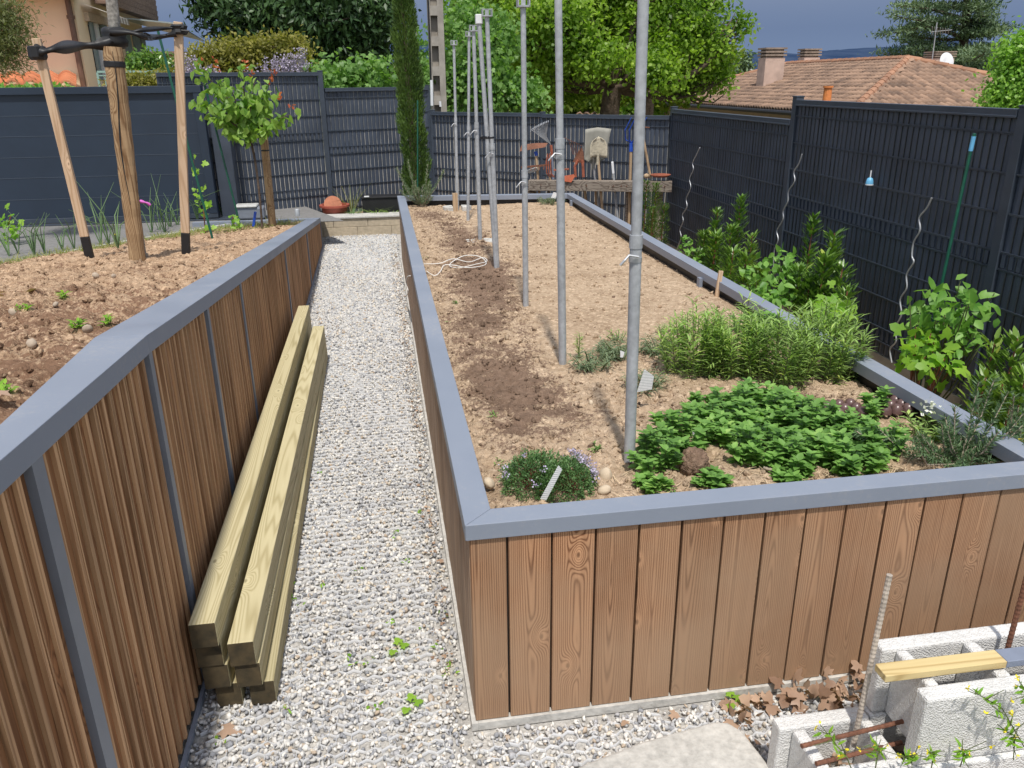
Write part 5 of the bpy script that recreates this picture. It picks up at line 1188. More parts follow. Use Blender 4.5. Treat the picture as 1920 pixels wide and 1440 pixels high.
# grape vines in the planter
def vine_plant(c, pts, n, size, lab, spread=.05, mat='vine', name='grape_vine', grp='young grape vines', stem='redstem', kind='lobed'):
    t = empty(name, c, lab, 'vine' if 'vine' in name else 'plant', grp); snake([tuple(p) for p in pts], .006, 'stem', M[stem], t, 6); P = []
    for i in range(n): u = rng.random()*(len(pts)-1); j = int(u); f_ = u-j; P.append(np.array(pts[j])*(1-f_)+np.array(pts[min(j+1, len(pts)-1)])*f_+rng.normal(size=3)*spread)
    P = np.array(P); D = rng.normal(size=(n, 3))+[0, -.2, -.3]; leaves('foliage', P, D, rng.normal(size=(n, 3))*.4+np.array([-.1, -.8, .7]), size*rng.uniform(.6, 1.15, n), size*.7, M[mat], t, kind, .2)
    return t
c = onsoil(385, 437); vine_plant(c, [c, at(380, 380, c[1]), at(372, 350, c[1]), at(362, 300, c[1])], 30, .095, 'thin vine climbing the green stake behind the upright sawn stake', .035)
c = onsoil(440, 432); vine_plant(c, [c, at(438, 415, c[1]), at(436, 405, c[1])], 16, .085, 'low vine sprout before the apricot stake', .045)
c = onsoil(20, 442)-np.array([0, .9, -.10]); c = at(15, 440, c[1]); vine_plant(at(15, 470, c[1]), [at(15, 470, c[1]), at(15, 430, c[1]), at(20, 405, c[1])], 42, .10, 'bright vine at the driveway edge by the first onions', .06)
# onions / leeks
k = 0
for q in [(35, 478), (65, 480), (85, 478), (118, 472), (140, 470), (190, 462), (205, 460), (222, 468), (285, 440), (300, 437), (320, 433), (335, 430), (372, 420), (398, 415), (18, 482), (420, 412), (310, 440)]:
    c = onsoil(*q); c = np.array([c[0], c[1], pz(c[0], c[1])]); n_ = rng.integers(5, 9); tall = rng.uniform(.35, .72); t = empty('onion_plant', c, None, 'onion plant', 'onion plants with thin blades along the driveway edge'); t['label'] = 'thin bladed onion plant growing in dry grass near the kerb'
    for j in range(n_):
        a_ = rng.uniform(0, 6.28); l_ = tall*rng.uniform(.6, 1.1); o_ = np.array([math.cos(a_), math.sin(a_), 0]); b1_ = c+o_*l_*.12+[0, 0, l_*.5]; b2_ = c+o_*l_*rng.uniform(.2, .7)+[0, 0, l_*rng.uniform(.55, 1.0)]
        mb = MB(); mb.tube([c, b1_, b2_], [.0055, .005, .0015], 5); mb.build('blade', M['leek'], t, smooth=True)
# dry grass
n = 42000; x = rng.uniform(-4.2, -1.0, n); y = rng.uniform(5.5, 10.5, n); cd = curbd(x, y); k_ = (cd > 0) & (cd < .8+.5*rng.random(n)**2); x, y = x[k_], y[k_]; n = len(x)
D = np.stack([rng.normal(size=n), rng.normal(size=n), np.abs(rng.normal(size=n))*.5+.1], 1); o = leaves('dry_grass', np.stack([x, y, plz(x, y)], 1), D, np.tile([0, 0, 1.], (n, 1)), rng.uniform(.05, .13, n), .007, M['grassm'], None, 'blade', .3); tag(o, 'dry mown grass along the kerb edge of the planter', kind='stuff')
c = onsoil(475, 425); t = empty('blue_peg', c, 'dark blue plastic peg stuck in planter earth by the apricot trunk', 'peg'); mb = MB(); mb.bar(c, at(479, 397, c[1]), .03, .02, (0, 1, 0)); mb.build('peg_body', M['blue'], t, bevel=.004)
c = at(272, 380, G0[1]+1.2); t = empty('pink_ribbon', c, 'pink ribbon fluttering beside the thick stake', 'ribbon'); ribbon([at(262, 377, c[1]), at(270, 379, c[1]), at(276, 381, c[1]), at(282, 385, c[1])], .03, 'ribbon_strip', M['tie'], t, .003, .4)
mb = MB(); mb.tube([at(262, 377, c[1]), at(260, 395, c[1]), (at(258, 430, c[1]))], .003, 5); mb.build('thread', M['stem'], t)
c = onsoil(217, 455); t = empty('dandelion', c, 'single yellow dandelion flower near the kerb', 'flower'); e = at(217, 440, c[1]); mb = MB(); mb.tube([c, e], .004, 5); mb.build('stalk', M['stem'], t); mb = MB(); mb.lathe(e, [(.0001, .012), (.022, .008), (.026, .0), (.01, -.01)], 12); mb.build('bloom', M['yellow'], t, smooth=True)
for q, lab in [((120, 556), 'seedling with pale leaves in the planter earth'), ((200, 605), 'small green seedling near the bend of the coping'), ((45, 580), 'sprout near the left foot of the dry leaves'), ((150, 615), 'thin dark sprout on the reddish clods'), ((5, 735), 'green sprout at the very edge of the picture')]:
    c = onsoil(*q); herb('w', c, .02, .035, 4, lab, 'seedling', 'planter_seedling', .035, .012, M['vine'], 3, .6, None, kindleaf='full')
for q, s_, lab in [((20, 560), .12, 'curled dry brown leaf on the planter earth'), ((10, 745), .1, 'dry leaf tucked by the coping'), ((60, 552), .10, 'flat dry leaf near the curled one')]:
    p = onsoil(*q)+np.array([0, 0, .03]); tag(oakleaves('fallen_leaf', np.array([p]), np.array([s_]), M['dead'], .5), lab, 'leaf')
for q in [(105, 575), (25, 590), (180, 520), (214, 521), (165, 622), (60, 650), (275, 481)]:
    p = onsoil(*q); o = pebbles('planter_stone', np.array([p+[0, 0, .01]]), np.array([.019]), plain('dull_stone', (.42, .34, .26), .9), base=ico(3), rough=.07, flat=.7, smooth=True); tag(o, 'pale stone lying among the reddish planter clods', 'stone', 'pale stones in the planter earth')

# ================================================================== border behind low wall
c = at(628, 400, 11.85); t = empty('terracotta_planter', c, 'coral red oval planter with a round plate leaning in it', 'planter'); z = .262
mb = MB(); mb.lathe((c[0], 11.9, .20), [(.13, 0), (.17, .06), (.185, .14)], 20); mb.build('bowl', M['terra'], t, smooth=True)
mb = MB(); mb.lathe((c[0], 11.9, .34), [(.185, 0), (.215, .0), (.215, .028), (.175, .028), (.16, -.03)], 20); mb.build('rim', M['terra'], t)
mb = MB(); mb.lathe((c[0]-.02, 11.88, .37), [(.0001, -.006), (.125, -.006), (.125, .006), (.0001, .006)], 24, axis=(0.1, -.9, .35)); mb.build('leaning_plate', plain('orange_plate', (.45, .17, .09), .7), t)
c = at(712, 385, 11.95); t = empty('black_trough', c, 'long black plastic trough planter beside the bed corner', 'planter'); x0 = float(at(680, 385, 11.9)[0]); mb = MB(); mb.box((x0, 11.85, .22), (x0+.62, 12.1, .44)); mb.build('trough', M['black'], t, bevel=.01); mb = MB(); mb.box((x0-.015, 11.835, .441), (x0+.635, 12.115, .465)); mb.build('rim', M['black'], t, bevel=.006); mb = MB(); mb.box((x0+.03, 11.825, .466), (x0+.1, 11.88, .478)); mb.build('white_clip', M['white'], t)
def grasstuft(c, R, H, n, lab, mat='leek', grp='grass tufts behind the low wall'):
    t = empty('grass_tuft', c, lab, 'grass tuft', grp); a = rng.uniform(0, 6.28, n); P = np.array(c)+np.stack([np.cos(a)*R*.3*rng.random(n), np.sin(a)*R*.3*rng.random(n), np.zeros(n)], 1); D = np.stack([np.cos(a)*R/H, np.sin(a)*R/H, np.ones(n)], 1)
    leaves('blades', P, D, np.stack([-np.cos(a), -np.sin(a), np.ones(n)], 1), H*rng.uniform(.7, 1.2, n), .009, M[mat], t, 'blade', .45)
grasstuft((float(at(662, 395, 11.8)[0]), 11.80, .2), .18, .22, 60, 'green grass tuft between the coral planter and the trough'); grasstuft((float(at(705, 395, 11.78)[0]), 11.79, .2), .2, .25, 50, 'arching grass tuft in front of the black trough', 'tarr'); grasstuft((float(at(735, 395, 11.78)[0]), 11.79, .2), .16, .2, 40, 'arching grass tuft touching the bed corner', 'tarr'); grasstuft((float(at(655, 340, 12.0)[0]), 12.0, .2), .12, .5, 14, 'tall thin dry grass behind the coral planter', 'grassm')
t = empty('glass_jar', at(558, 400, 10.7), 'small grey glass jar at the end of the planter', 'jar'); c = at(558, 403, 10.72); mb = MB(); mb.lathe((c[0], c[1], .40), [(.03, 0), (.032, .08), (.026, .09), (.0001, .09)], 14); mb.build('jar_body', M['steel'], t, smooth=True)

# ================================================================== shrubs along the slatted fence
def spike(c, H, R, n, mat, t, ln=.05, wd=.016, kind='full', up=.9, taper=.6):
    u = rng.random(n); h = u*H; a = rng.uniform(0, 6.28, n); rr = R*(1-taper*u)*rng.uniform(.15, .6, n)
    P = np.array(c)+np.stack([np.cos(a)*rr, np.sin(a)*rr, h], 1); D = np.stack([np.cos(a), np.sin(a), np.full(n, up)+rng.normal(size=n)*.3], 1)
    return P, D
def shrub(name, lab, spikes, mat, ln, wd, catg='shrub', grp=None, kind='full', stem='redstem', base=None, droop=.1):
    t = empty(name, base if base is not None else spikes[0][0], lab, catg, grp); PP = []; DD = []; st = []; spikes = [(a, b, c*1.1, int(d*1.5)) for a, b, c, d in spikes]
    for (b0, tip, R, n) in spikes:
        b0 = np.array(b0); tip = np.array(tip); H = np.linalg.norm(tip-b0); ax = (tip-b0)/H
        u = rng.random(n)**.85; a = rng.uniform(0, 6.28, n); rr = R*(1-.65*u**2)*rng.uniform(.05, .5, n)
        PP.append(b0+ax*(u*H)[:, None]+np.stack([np.cos(a)*rr, np.sin(a)*rr, np.zeros(n)], 1)); DD.append(np.stack([np.cos(a), np.sin(a), .75+.5*u+rng.normal(size=n)*.25], 1)); st.append([b0-ax*.05, (b0+tip)/2, tip])
    P = cat(*PP); D = cat(*DD); n = len(P); leaves('foliage', P, D, np.stack([-D[:, 0], -D[:, 1], np.ones(n)], 1)+rng.normal(size=(n, 3))*.3, ln*rng.uniform(.6, 1.15, n), wd*rng.uniform(.7, 1.1, n), M[mat], t, kind, droop)
    stems_mesh('stems', st, .007, M[stem], t, 6); return t
def sp(px, pyt, x, R, n, zb=-.03, dx=0):
    tip = atx(px, pyt, x); return ((tip[0]-.02, tip[1]+dx, zb), tuple(tip), R, n)
LG = 'laurel shrubs along the slatted fence'
shrub('hedge_shrub', 'narrow spiky evergreen shrub under the end of the tool rack', [sp(1213, 340, 3.05, .13, 420), sp(1231, 345, 3.1, .15, 480), sp(1246, 382, 3.15, .15, 380), sp(1225, 390, 3.0, .16, 300)], 'yew', .055, .012, kind='quad')
shrub('laurel_shrub', 'laurel with two tall leafy shoots nearest the first spiral stake', [sp(1322, 435, 3.15, .20, 260), sp(1346, 396, 3.2, .14, 230), sp(1344, 440, 3.1, .22, 260), sp(1310, 470, 3.05, .2, 180)], 'laurel', .075, .022, grp=LG)
shrub('laurel_shrub', 'tallest laurel with its upper shoot kinked above the others', [sp(1390, 370, 3.2, .14, 270), sp(1372, 425, 3.1, .2, 240), sp(1375, 470, 3.0, .24, 260)], 'laurel', .075, .022, grp=LG)
shrub('laurel_shrub', 'short yellowish laurel just before the second spiral stake', [sp(1411, 440, 3.15, .14, 150), sp(1400, 480, 3.0, .24, 220), sp(1425, 500, 3.05, .22, 180)], 'laurel2', .075, .024, grp=LG)
shrub('laurel_shrub', 'laurel with one lone tall dark shoot before the tall panels', [sp(1526, 408, 3.2, .10, 200), sp(1500, 505, 3.0, .26, 300), sp(1520, 520, 3.05, .26, 260)], 'laurel', .075, .024, grp=LG)
shrub('laurel_shrub', 'broad laurel with thick dark shoot behind the bright vine', [sp(1565, 437, 3.2, .16, 290), sp(1548, 480, 3.1, .22, 260), sp(1580, 500, 3.2, .2, 200), sp(1590, 540, 3.1, .2, 150)], 'laurel', .08, .025, grp=LG)
shrub('laurel_shrub', 'laurel with reddish stems by the last fence post', [sp(1866, 640, 3.2, .16, 110), sp(1850, 700, 3.0, .2, 90), sp(1880, 720, 3.1, .2, 90)], 'laurel2', .085, .026, grp=LG)
shrub('laurel_shrub', 'laurel cut by the picture edge past the last fence post', [sp(1908, 635, 3.2, .18, 130), sp(1925, 700, 3.05, .22, 140), sp(1900, 740, 3.0, .2, 90)], 'laurel2', .085, .028, grp=LG)
def bush(name, lab, blobs, n, mat, ln, wd, kind='full', cat_='bush', grp=None, base=None, stemn=8, droop=.15, stem='stem'):
    c0 = np.array(base); t = empty(name, c0, lab, cat_, grp); P = []; 
    w_ = np.array([b[1][0]*b[1][2] for b in blobs]); w_ = w_/w_.sum(); ks = (w_*n).astype(int)+1; P = clump_pts(blobs, ks, .35); m_ = len(P)
    D = rng.normal(size=(m_, 3))+[0, -.2, -.15]; leaves('foliage', P, D, rng.normal(size=(m_, 3))*.5+np.array([-.2, -.7, .9]), ln*rng.uniform(.6, 1.2, m_), wd*rng.uniform(.7, 1.1, m_), M[mat], t, kind, droop)
    st = []
    for (bc, br) in blobs:
        for _ in range(stemn//2): e = np.array(bc)+rng.normal(size=3)*np.array(br)*.4; st.append([c0, (c0+e)/2+rng.normal(size=3)*.02, e])
    stems_mesh('stems', st, .0055, M[stem], t, 5); return t
def b(px, py, x, r, rz=None): return (tuple(atx(px, py, x)), (r, r, rz or r))
bush('raspberry_bush', 'raspberry with light green leaves hanging over the coping behind the pale peg', [b(1430, 520, 2.9, .16), b(1455, 545, 2.85, .17), b(1440, 575, 2.8, .13), b(1465, 500, 3.0, .13)], 230, 'rasp', .08, .045, base=(2.95, atx(1440, 600, 2.95)[1], -.03), grp='raspberry bushes')
bush('raspberry_bush', 'small raspberry sprout at the foot of the first spiral stake', [b(1287, 462, 3.0, .10), b(1300, 480, 2.95, .1)], 60, 'rasp', .06, .036, base=(3.0, atx(1290, 480, 3.0)[1], -.03), grp='raspberry bushes')
bush('raspberry_bush', 'large raspberry arching over the tall green stake before the fence', [b(1735, 590, 3.25, .15), b(1775, 570, 3.25, .16), b(1820, 585, 3.2, .14), b(1780, 610, 3.2, .16), b(1825, 640, 3.2, .09), b(1850, 560, 3.3, .05), b(1720, 630, 3.2, .09)], 200, 'rasp', .095, .05, base=(3.2, atx(1740, 720, 3.2)[1], -.03), grp='raspberry bushes')
bush('grape_vine', 'bright green grape vine behind the tallest tarragon', [b(1545, 575, 2.75, .13), b(1570, 590, 2.7, .12), b(1555, 610, 2.7, .10)], 60, 'vine', .11, .08, 'lobed', 'vine', 'young grape vines', base=(2.8, atx(1555, 640, 2.8)[1], -.03))
bush('grape_vine', 'grape vine under the raspberry at the tall green stake', [b(1722, 645, 2.95, .12), b(1745, 670, 2.95, .12), b(1765, 690, 2.95, .07), b(1715, 680, 2.95, .07)], 60, 'vine', .11, .08, 'lobed', 'vine', 'young grape vines', base=(3.0, atx(1722, 740, 3.0)[1], -.03), stem='redstem')
c = (2.75, 2.95, -.03); t = rosemary((2.7, 2.75, .0), [(rng.normal()*.2, rng.normal()*.2, rng.uniform(.5, .85)) for _ in range(22)], 'tall rosemary growing outside the near bed corner', 0)
t = empty('yellow_hose', (2.6, 2.6, 0), 'bit of yellow hose curving behind the near bed corner', 'hose'); mb = MB(); ph = [atx(px, py, 2.5) for px, py in [(1925, 826), (1912, 825), (1900, 826), (1897, 829)]]; snake([tuple(p) for p in ph], .008, 'hose_body', M['yellow'], t)
n = 240; x = rng.uniform(2.25, 3.5, n); y = rng.uniform(3, 9, n); tag(oakleaves('strip_litter', np.stack([x, y, np.full(n, -.02)], 1), rng.uniform(.04, .09, n), M['dead'], .4), 'dry leaves littering the strip below the slatted fence', kind='stuff')

# ================================================================== narrow cypress
cc = np.array([at(778, 300, 10.6)[0], 10.6, -.05]); zt_ = float(at(766, -60, 10.6)[2]); t = empty('narrow_cypress', cc, 'tall narrow green cypress at the meeting of the two back fences', 'cypress tree')
n = 21000; u = rng.random(n); h = u*(zt_+.05); R_ = np.interp(h, [0, .4, 1.2, 2.0, 2.6, zt_+.05], [.15, .17, .155, .15, .135, .09]); a = rng.uniform(0, 6.28, n); rr = R_*np.sqrt(rng.uniform(.25, 1, n))*(1+.16*np.sin(a*3+h*7)+.1*np.sin(h*19+a))
lean = (h/zt_-.35)*-.085; P = cc+np.stack([np.cos(a)*rr+lean, np.sin(a)*rr, h], 1); D = np.stack([np.cos(a)*.5, np.sin(a)*.5, np.ones(n)], 1)+rng.normal(size=(n, 3))*.22
leaves('foliage', P, D, rdir(n), rng.uniform(.035, .075, n), .011, M['cyp'], t, 'quad', .05); mb = MB(); mb.tube([cc, cc+np.array([-.02, 0, 1.5]), cc+np.array([-.06, 0, zt_-.1])], [.05, .04, .015], 8); mb.build('trunk', M['bark'], t)

# ================================================================== utility pole
Yp = 14.7; p0 = at(829, 205, Yp); t = empty('utility_pole', (p0[0], Yp, -1.5), 'grey concrete utility pole with recessed steps', 'utility pole'); xl, xr_ = float(at(806, 100, Yp)[0]), float(at(834, 100, Yp)[0]); w0 = (xr_-xl); zc = float(at(820, -150, Yp)[2])
mb = MB(); xs0 = xl; wl_ = w0*.26
tw = lambda z: 1+.06*(3.5-z)/3.5
def pb(x0, x1, y0, y1, z0, z1): 
    mb.box((x0, y0, z0), (x1, y1, z1))
pb(xl, xl+w0*.14, Yp, Yp+.28, -1.5, zc); pb(xl+w0*.60, xr_, Yp, Yp+.28, -1.5, zc); pb(xl+w0*.14, xl+w0*.60, Yp+.12, Yp+.26, -1.5, zc)
mb.build('shaft', M['conc2'] if 'conc2' in M else plain('weathered_concrete', (.34, .31, .27), .95, 0, .35, 5, .4, .01), t); z = -1.2; k = 0
mbr = plain('weathered_concrete_rung', (.36, .33, .29), .95, 0, .3, 6, .4, .01)
while z < zc: 
    mb = MB(); mb.box((xl+w0*.14, Yp+.004, z), (xl+w0*.60, Yp+.12, z+.15)); mb.build('rung', mbr, t); z += .47
mb = MB(); q0 = at(810, 198, Yp-.1); q1 = at(809, 150, Yp-.1); mb.tube([q0, q1], .025, 8); mb.tube([at(826, 200, Yp-.1), at(825, 190, Yp-.1)], .02, 8); mb.build('conduit', M['white'], t)
mb = MB(); mb.tube([at(808, 160, Yp-.06), at(805, 60, Yp-.06), at(801, -40, Yp-.06)], .014, 6); mb.build('cable', M['black'], t)
t = empty('overhead_wire', at(765, 20, 20), 'dark overhead wire rising beside the utility pole', 'wire'); mb = MB(); mb.tube([at(765, 24, 20), at(772, 10, 20), at(779, -12, 20), at(800, -60, 18)], .012, 5); mb.build('wire', M['black'], t)

# ================================================================== trees beyond the fences
def limb(mb, a, b_, r0, r1, wob=.1, n=6, depth=0):
    a = np.array(a); b_ = np.array(b_); pts = []; Ln = np.linalg.norm(b_-a)
    off = rng.normal(size=3)*wob*Ln
    for i in range(n+1):
        u = i/n; pts.append(a*(1-u)+b_*u+off*math.sin(u*math.pi)+rng.normal(size=3)*wob*.15*Ln*(0 < i < n))
    mb.tube(pts, [r0+(r1-r0)*i/n for i in range(n+1)], 7); return pts
def tree(name, lab, base, fork, blobs, nleaf, ln, wd, mat, bark='bark', r0=.3, kind='quad', shell=.5, flat=.8, cat_='tree', grp=None, sub=5, twig=.02, mat2=None, up=.2, clus=0.0, grow=None):
    """blobs: (centre, (rx,ry,rz), weight)"""
    t = empty(name, base, lab, cat_, grp); mb = MB(); base = np.array(base, float); fork = np.array(fork, float)
    limb(mb, base, fork, r0, r0*.75, .03)
    ends = []
    for (c, r, w_) in blobs:
        c = np.array(c); pts = limb(mb, fork, c, r0*.35, r0*.10, .10)
        for _ in range(sub):
            e = c+rdir(1)[0]*np.array(r)*.85; limb(mb, pts[rng.integers(3, 6)], e, r0*.09, twig*.4, .12, 4); ends.append(e)
    mb.build('trunk', M[bark], t, smooth=True)
    W_ = np.array([w_*np.prod(r)**.66 for (c, r, w_) in blobs]); W_ = W_/W_.sum(); PP = []; DD = []
    for (c, r, w_), k in zip(blobs, (W_*nleaf).astype(int)):
        if clus:      # leaves gathered in sprays
            ns = max(4, int(k/22)); d = rdir(ns, .15); cs = np.array(c)+d*np.array(r)*(shell+(1-shell)*rng.random((ns, 1))); q = np.repeat(cs, 22, 0); P = q+rng.normal(size=q.shape)*clus*np.array([1, 1, flat]); dd = np.repeat(d, 22, 0)
        else:
            dd = rdir(k); P = np.array(c)+dd*np.array(r)*(shell+(1-shell)*rng.random((k, 1))**.7)
        PP.append(P); DD.append(dd)
    P = cat(*PP); dd = cat(*DD); n = len(P); D = rng.normal(size=(n, 3))+(np.array(grow) if grow is not None else 0)
    leaves('crown', P, D, dd*.9+rng.normal(size=(n, 3))*.6+[0, -.2, up], ln*rng.uniform(.6, 1.25, n), wd*rng.uniform(.7, 1.2, n), M[mat], t, kind, .15)
    return t
def B(px, py, Y, rx, ry=None, w=1, rpx=True):   # blob centred on the tree's own depth; radii in metres
    c = at(px, py, Y); s_ = Y/1503*1.05; return (tuple(c), (rx*s_, (rx*.5+ry*.5 if ry else rx)*s_*.8, (ry or rx)*s_), w)
# big oak
Yo = 20.0; base = at(1150, 330, Yo); fork = at(1148, 165, Yo)
bl = [B(888, 40, Yo+1, 50, 60), B(960, 60, Yo, 80, 60), B(1050, 40, Yo-1, 75, 60), B(1040, 120, Yo, 80, 45), B(1000, 150, Yo+1, 70, 40), B(1130, 20, Yo+.5, 70, 60), B(1120, 110, Yo-1.2, 65, 45, .8), B(1215, 40, Yo, 80, 60), B(1230, 130, Yo-1, 60, 45), B(1290, 60, Yo-.5, 60, 60), B(1310, 10, Yo, 60, 45), B(1290, 145, Yo, 50, 35), B(1340, 100, Yo-.5, 45, 40), B(1385, 45, Yo-.5, 32, 22, .6), B(1355, 150, Yo-.5, 28, 22, .7), B(1080, 170, Yo+1.5, 50, 30, .8), B(930, 120, Yo+2, 60, 50), B(1225, -50, Yo, 110, 50), B(1050, -60, Yo, 130, 60), B(915, -50, Yo+1, 75, 50), B(1170, 70, Yo+1.5, 60, 50)]
tree('oak_tree', 'huge bright green spring oak spreading behind the metal poles', base, fork, bl, 62000, .115, .08, 'oak', r0=.30, clus=.15, shell=.15, sub=9)
t = empty('shade_oak', at(1210, 330, Yo+3), 'olive green oak crown and second trunk behind the bright oak', 'tree', None)
tree('oak_tree', 'darker olive oak with second trunk filling the gaps behind the bright oak', at(1215, 330, Yo+2.5), at(1216, 180, Yo+2.5), [B(1000, 100, Yo+4, 120, 70), B(1120, 100, Yo+4, 120, 80), B(1240, 90, Yo+4, 100, 70), B(925, 60, Yo+4, 70, 80), B(1310, 120, Yo+3, 60, 45), B(1100, 0, Yo+4, 150, 60), B(1250, 165, Yo+3, 60, 25)], 26000, .20, .15, 'oak2', r0=.22, clus=.22, shell=.15)
bpy.data.objects.remove(t)
# dark conifer mass
Yc = 24.0
tree('dark_conifer', 'massive dark green conifer rising behind the wisteria', at(560, 330, Yc), at(560, 120, Yc), [B(430, 10, Yc, 55, 45), B(410, -25, Yc, 40, 40), B(500, 40, Yc-1, 70, 60), B(470, 85, Yc, 50, 35), B(590, 30, Yc-1.5, 80, 65), B(580, 110, Yc-1, 80, 45), B(670, 40, Yc-1, 60, 65), B(700, 10, Yc, 38, 60), B(660, 120, Yc, 60, 45), B(540, -40, Yc, 130, 50), B(650, -50, Yc, 90, 50)], 46000, .20, .085, 'conif', r0=.5, clus=.24, shell=.35, grow=[0, -.2, -.9], flat=.9)
# fig trees
Yf = 15.2
tree('fig_tree', 'light green fig tree with pale bare twigs left of the utility pole', at(700, 330, Yf), at(700, 235, Yf), [B(620, 150, Yf, 32, 22), B(660, 160, Yf, 38, 24), B(690, 140, Yf, 24, 24), B(705, 165, Yf, 38, 22), B(745, 175, Yf+.4, 26, 22), B(600, 175, Yf-.2, 26, 12), B(786, 90, Yf+.6, 8, 40, .4), B(790, 150, Yf+.6, 10, 30, .5)], 3800, .12, .09, 'fig', 'palebark', r0=.07, kind='lobed', clus=.16, shell=.3, grp='fig trees beyond the fence')
tree('fig_tree', 'fig tree with many pale curved branches behind the thin poles', at(900, 330, Yf), at(900, 220, Yf), [B(850, 150, Yf, 30, 35), B(880, 110, Yf, 38, 45), B(920, 150, Yf, 40, 35), B(960, 175, Yf, 38, 22), B(990, 185, Yf, 28, 16), B(930, 80, Yf+.4, 34, 40), B(870, 50, Yf+.6, 36, 45), B(840, 190, Yf, 28, 14), B(915, 190, Yf, 40, 14)], 8500, .12, .09, 'fig', 'palebark', r0=.08, kind='lobed', clus=.17, shell=.3, sub=9, grp='fig trees beyond the fence')
# conifer/cedar on the right
Ye = 42.0; t0 = at(1800, 40, Ye); base = at(1785, 300, Ye); top = at(1815, -60, Ye); t = empty('cedar_tree', base, 'blue green cedar with flat layered boughs behind the tiled roof', 'tree'); mb = MB(); limb(mb, base, top, .45, .12, .01, 8); PP = []
for k, (py, lx, rx) in enumerate([(-40, 60, 60), (-15, 75, 62), (8, 100, 75), (30, 140, 78), (48, 120, 90), (66, 150, 70), (84, 120, 80), (100, 150, 90), (118, 120, 60), (132, 80, 60), (145, 60, 50)]):
    for sgn, ln_ in ((-1, lx), (1, rx)):
        for q in range(2):
            L_ = ln_*rng.uniform(.5, 1.0); a = base+(top-base)*((300-py)/360.0); e = at(1800+sgn*L_, py+(-14 if L_ > 100 else -4)+rng.normal()*6+10, Ye+rng.normal()*3.0); pts = limb(mb, a, e, .10, .02, .05, 7)
            for i in range(2, 8):
                c = np.array(pts[i]); m_ = 95; PP.append(c+rng.normal(size=(m_, 3))*np.array([.42, .6, .10])*(1.15-.06*i)+[0, 0, .05])
mb.build('trunk', M['bark'], t, smooth=True); P = cat(*PP); n = len(P); leaves('crown', P, rng.normal(size=(n, 3))+[0, 0, .5], rdir(n, 1), rng.uniform(.16, .34, n), .07, M['cedar'], t, 'quad'); 
# bright bush right + filler trees
Yb = 16.5
tree('bright_tree', 'bright green leafy tree at the end of the tiled roof', at(1900, 330, Yb), at(1900, 200, Yb), [B(1898, 170, Yb, 40, 32), B(1908, 120, Yb, 34, 34), B(1935, 92, Yb, 36, 34), B(1880, 190, Yb, 26, 20), B(1930, 160, Yb, 40, 50)], 12000, .11, .07, 'bright', r0=.14, clus=.18, shell=.3)
tree('olive_shrub_tree', 'dull green round tree between oak and chimney', at(1365, 330, 40), at(1365, 180, 40), [B(1362, 125, 40, 40, 26), B(1340, 150, 40, 45, 25), B(1385, 118, 40, 20, 14)], 5000, .24, .14, 'cedar', r0=.2, clus=.28, shell=.3)
for k, (px, py, Y_, R1, R2, mt, lab) in enumerate([(1040, 190, 34, 120, 30, 'oak2', 'low olive hedge line seen under the oak'), (800, 175, 30, 90, 40, 'fig', 'pale green thicket behind the utility pole'), (1190, 185, 38, 90, 22, 'bright', 'sunny thicket under the oak trunks')]):
    tree('thicket', lab, at(px, 300, Y_), at(px, 220, Y_), [B(px-R1*.5, py, Y_, R1*.5, R2), B(px, py-4, Y_, R1*.5, R2), B(px+R1*.5, py, Y_, R1*.5, R2)], 9000, .26, .18, mt, r0=.12, clus=.3, shell=.15, cat_='bushes')
# top left feathery tree
Ym = 9.6
tree('feathery_tree', 'soft feathery tree hanging in from the side above the gate', at(-90, 330, Ym), at(-60, 150, Ym), [B(0, 25, Ym, 38, 30), B(15, 60, Ym, 34, 22), B(-10, 95, Ym, 34, 22), B(15, 110, Ym, 20, 12), B(-30, 60, Ym, 50, 60)], 9000, .065, .010, 'mimosa', r0=.06, clus=.10, shell=.2, sub=5, grow=[.5, 0, -.5])
# hedge above gate and wisteria
Yh = 14.0; hx0, hx1 = float(at(-40, 160, Yh)[0]), float(at(112, 160, Yh)[0]); n = 5000; x = rng.uniform(hx0, hx1, n); P = np.stack([x, Yh+rng.normal(size=n)*.25, 1.50+.50*rng.random(n)+.03*np.sin(x*5)], 1); t = empty('clipped_hedge', (hx0*.5+hx1*.5, Yh, .3), 'clipped green hedge showing over the sliding gate', 'hedge'); leaves('foliage', P, rdir(n), rdir(n, .8), .09, .05, M['rasp'], t, 'quad'); mb = MB(); mb.box((hx0, Yh-.1, .3), (hx1, Yh+.1, 1.75)); mb.build('inner_twigs', M['bark'], t)
Yw = 15.5
t = tree('wisteria', 'golden leaved wisteria with hanging lilac blooms over the tall fence panel', at(470, 330, Yw), at(470, 180, Yw), [B(390, 112, Yw, 26, 16), B(425, 105, Yw, 34, 20), B(470, 102, Yw, 36, 20), B(515, 98, Yw, 36, 20), B(548, 95, Yw, 26, 18), B(560, 125, Yw, 24, 12), B(440, 130, Yw, 40, 12), B(380, 130, Yw, 20, 12)], 11000, .085, .045, 'wist', r0=.09, clus=.11, shell=.3, cat_='wisteria')
rp = []
for (px, py, n_) in [(352, 105, 10), (345, 125, 14), (360, 118, 10), (385, 125, 10), (395, 132, 10), (520, 110, 12), (545, 105, 16), (560, 100, 14), (535, 125, 14), (505, 128, 16), (490, 130, 12), (480, 132, 8), (560, 120, 8), (350, 140, 14), (340, 105, 8)]:
    for _ in range(n_):
        c = at(px+rng.normal()*9, py+rng.normal()*7, Yw-.55); m_ = 26; u = rng.random(m_); rp.append(c+np.stack([rng.normal(size=m_)*.028*(1-u*.7), rng.normal(size=m_)*.03*(1-u*.7), -u*.26], 1))
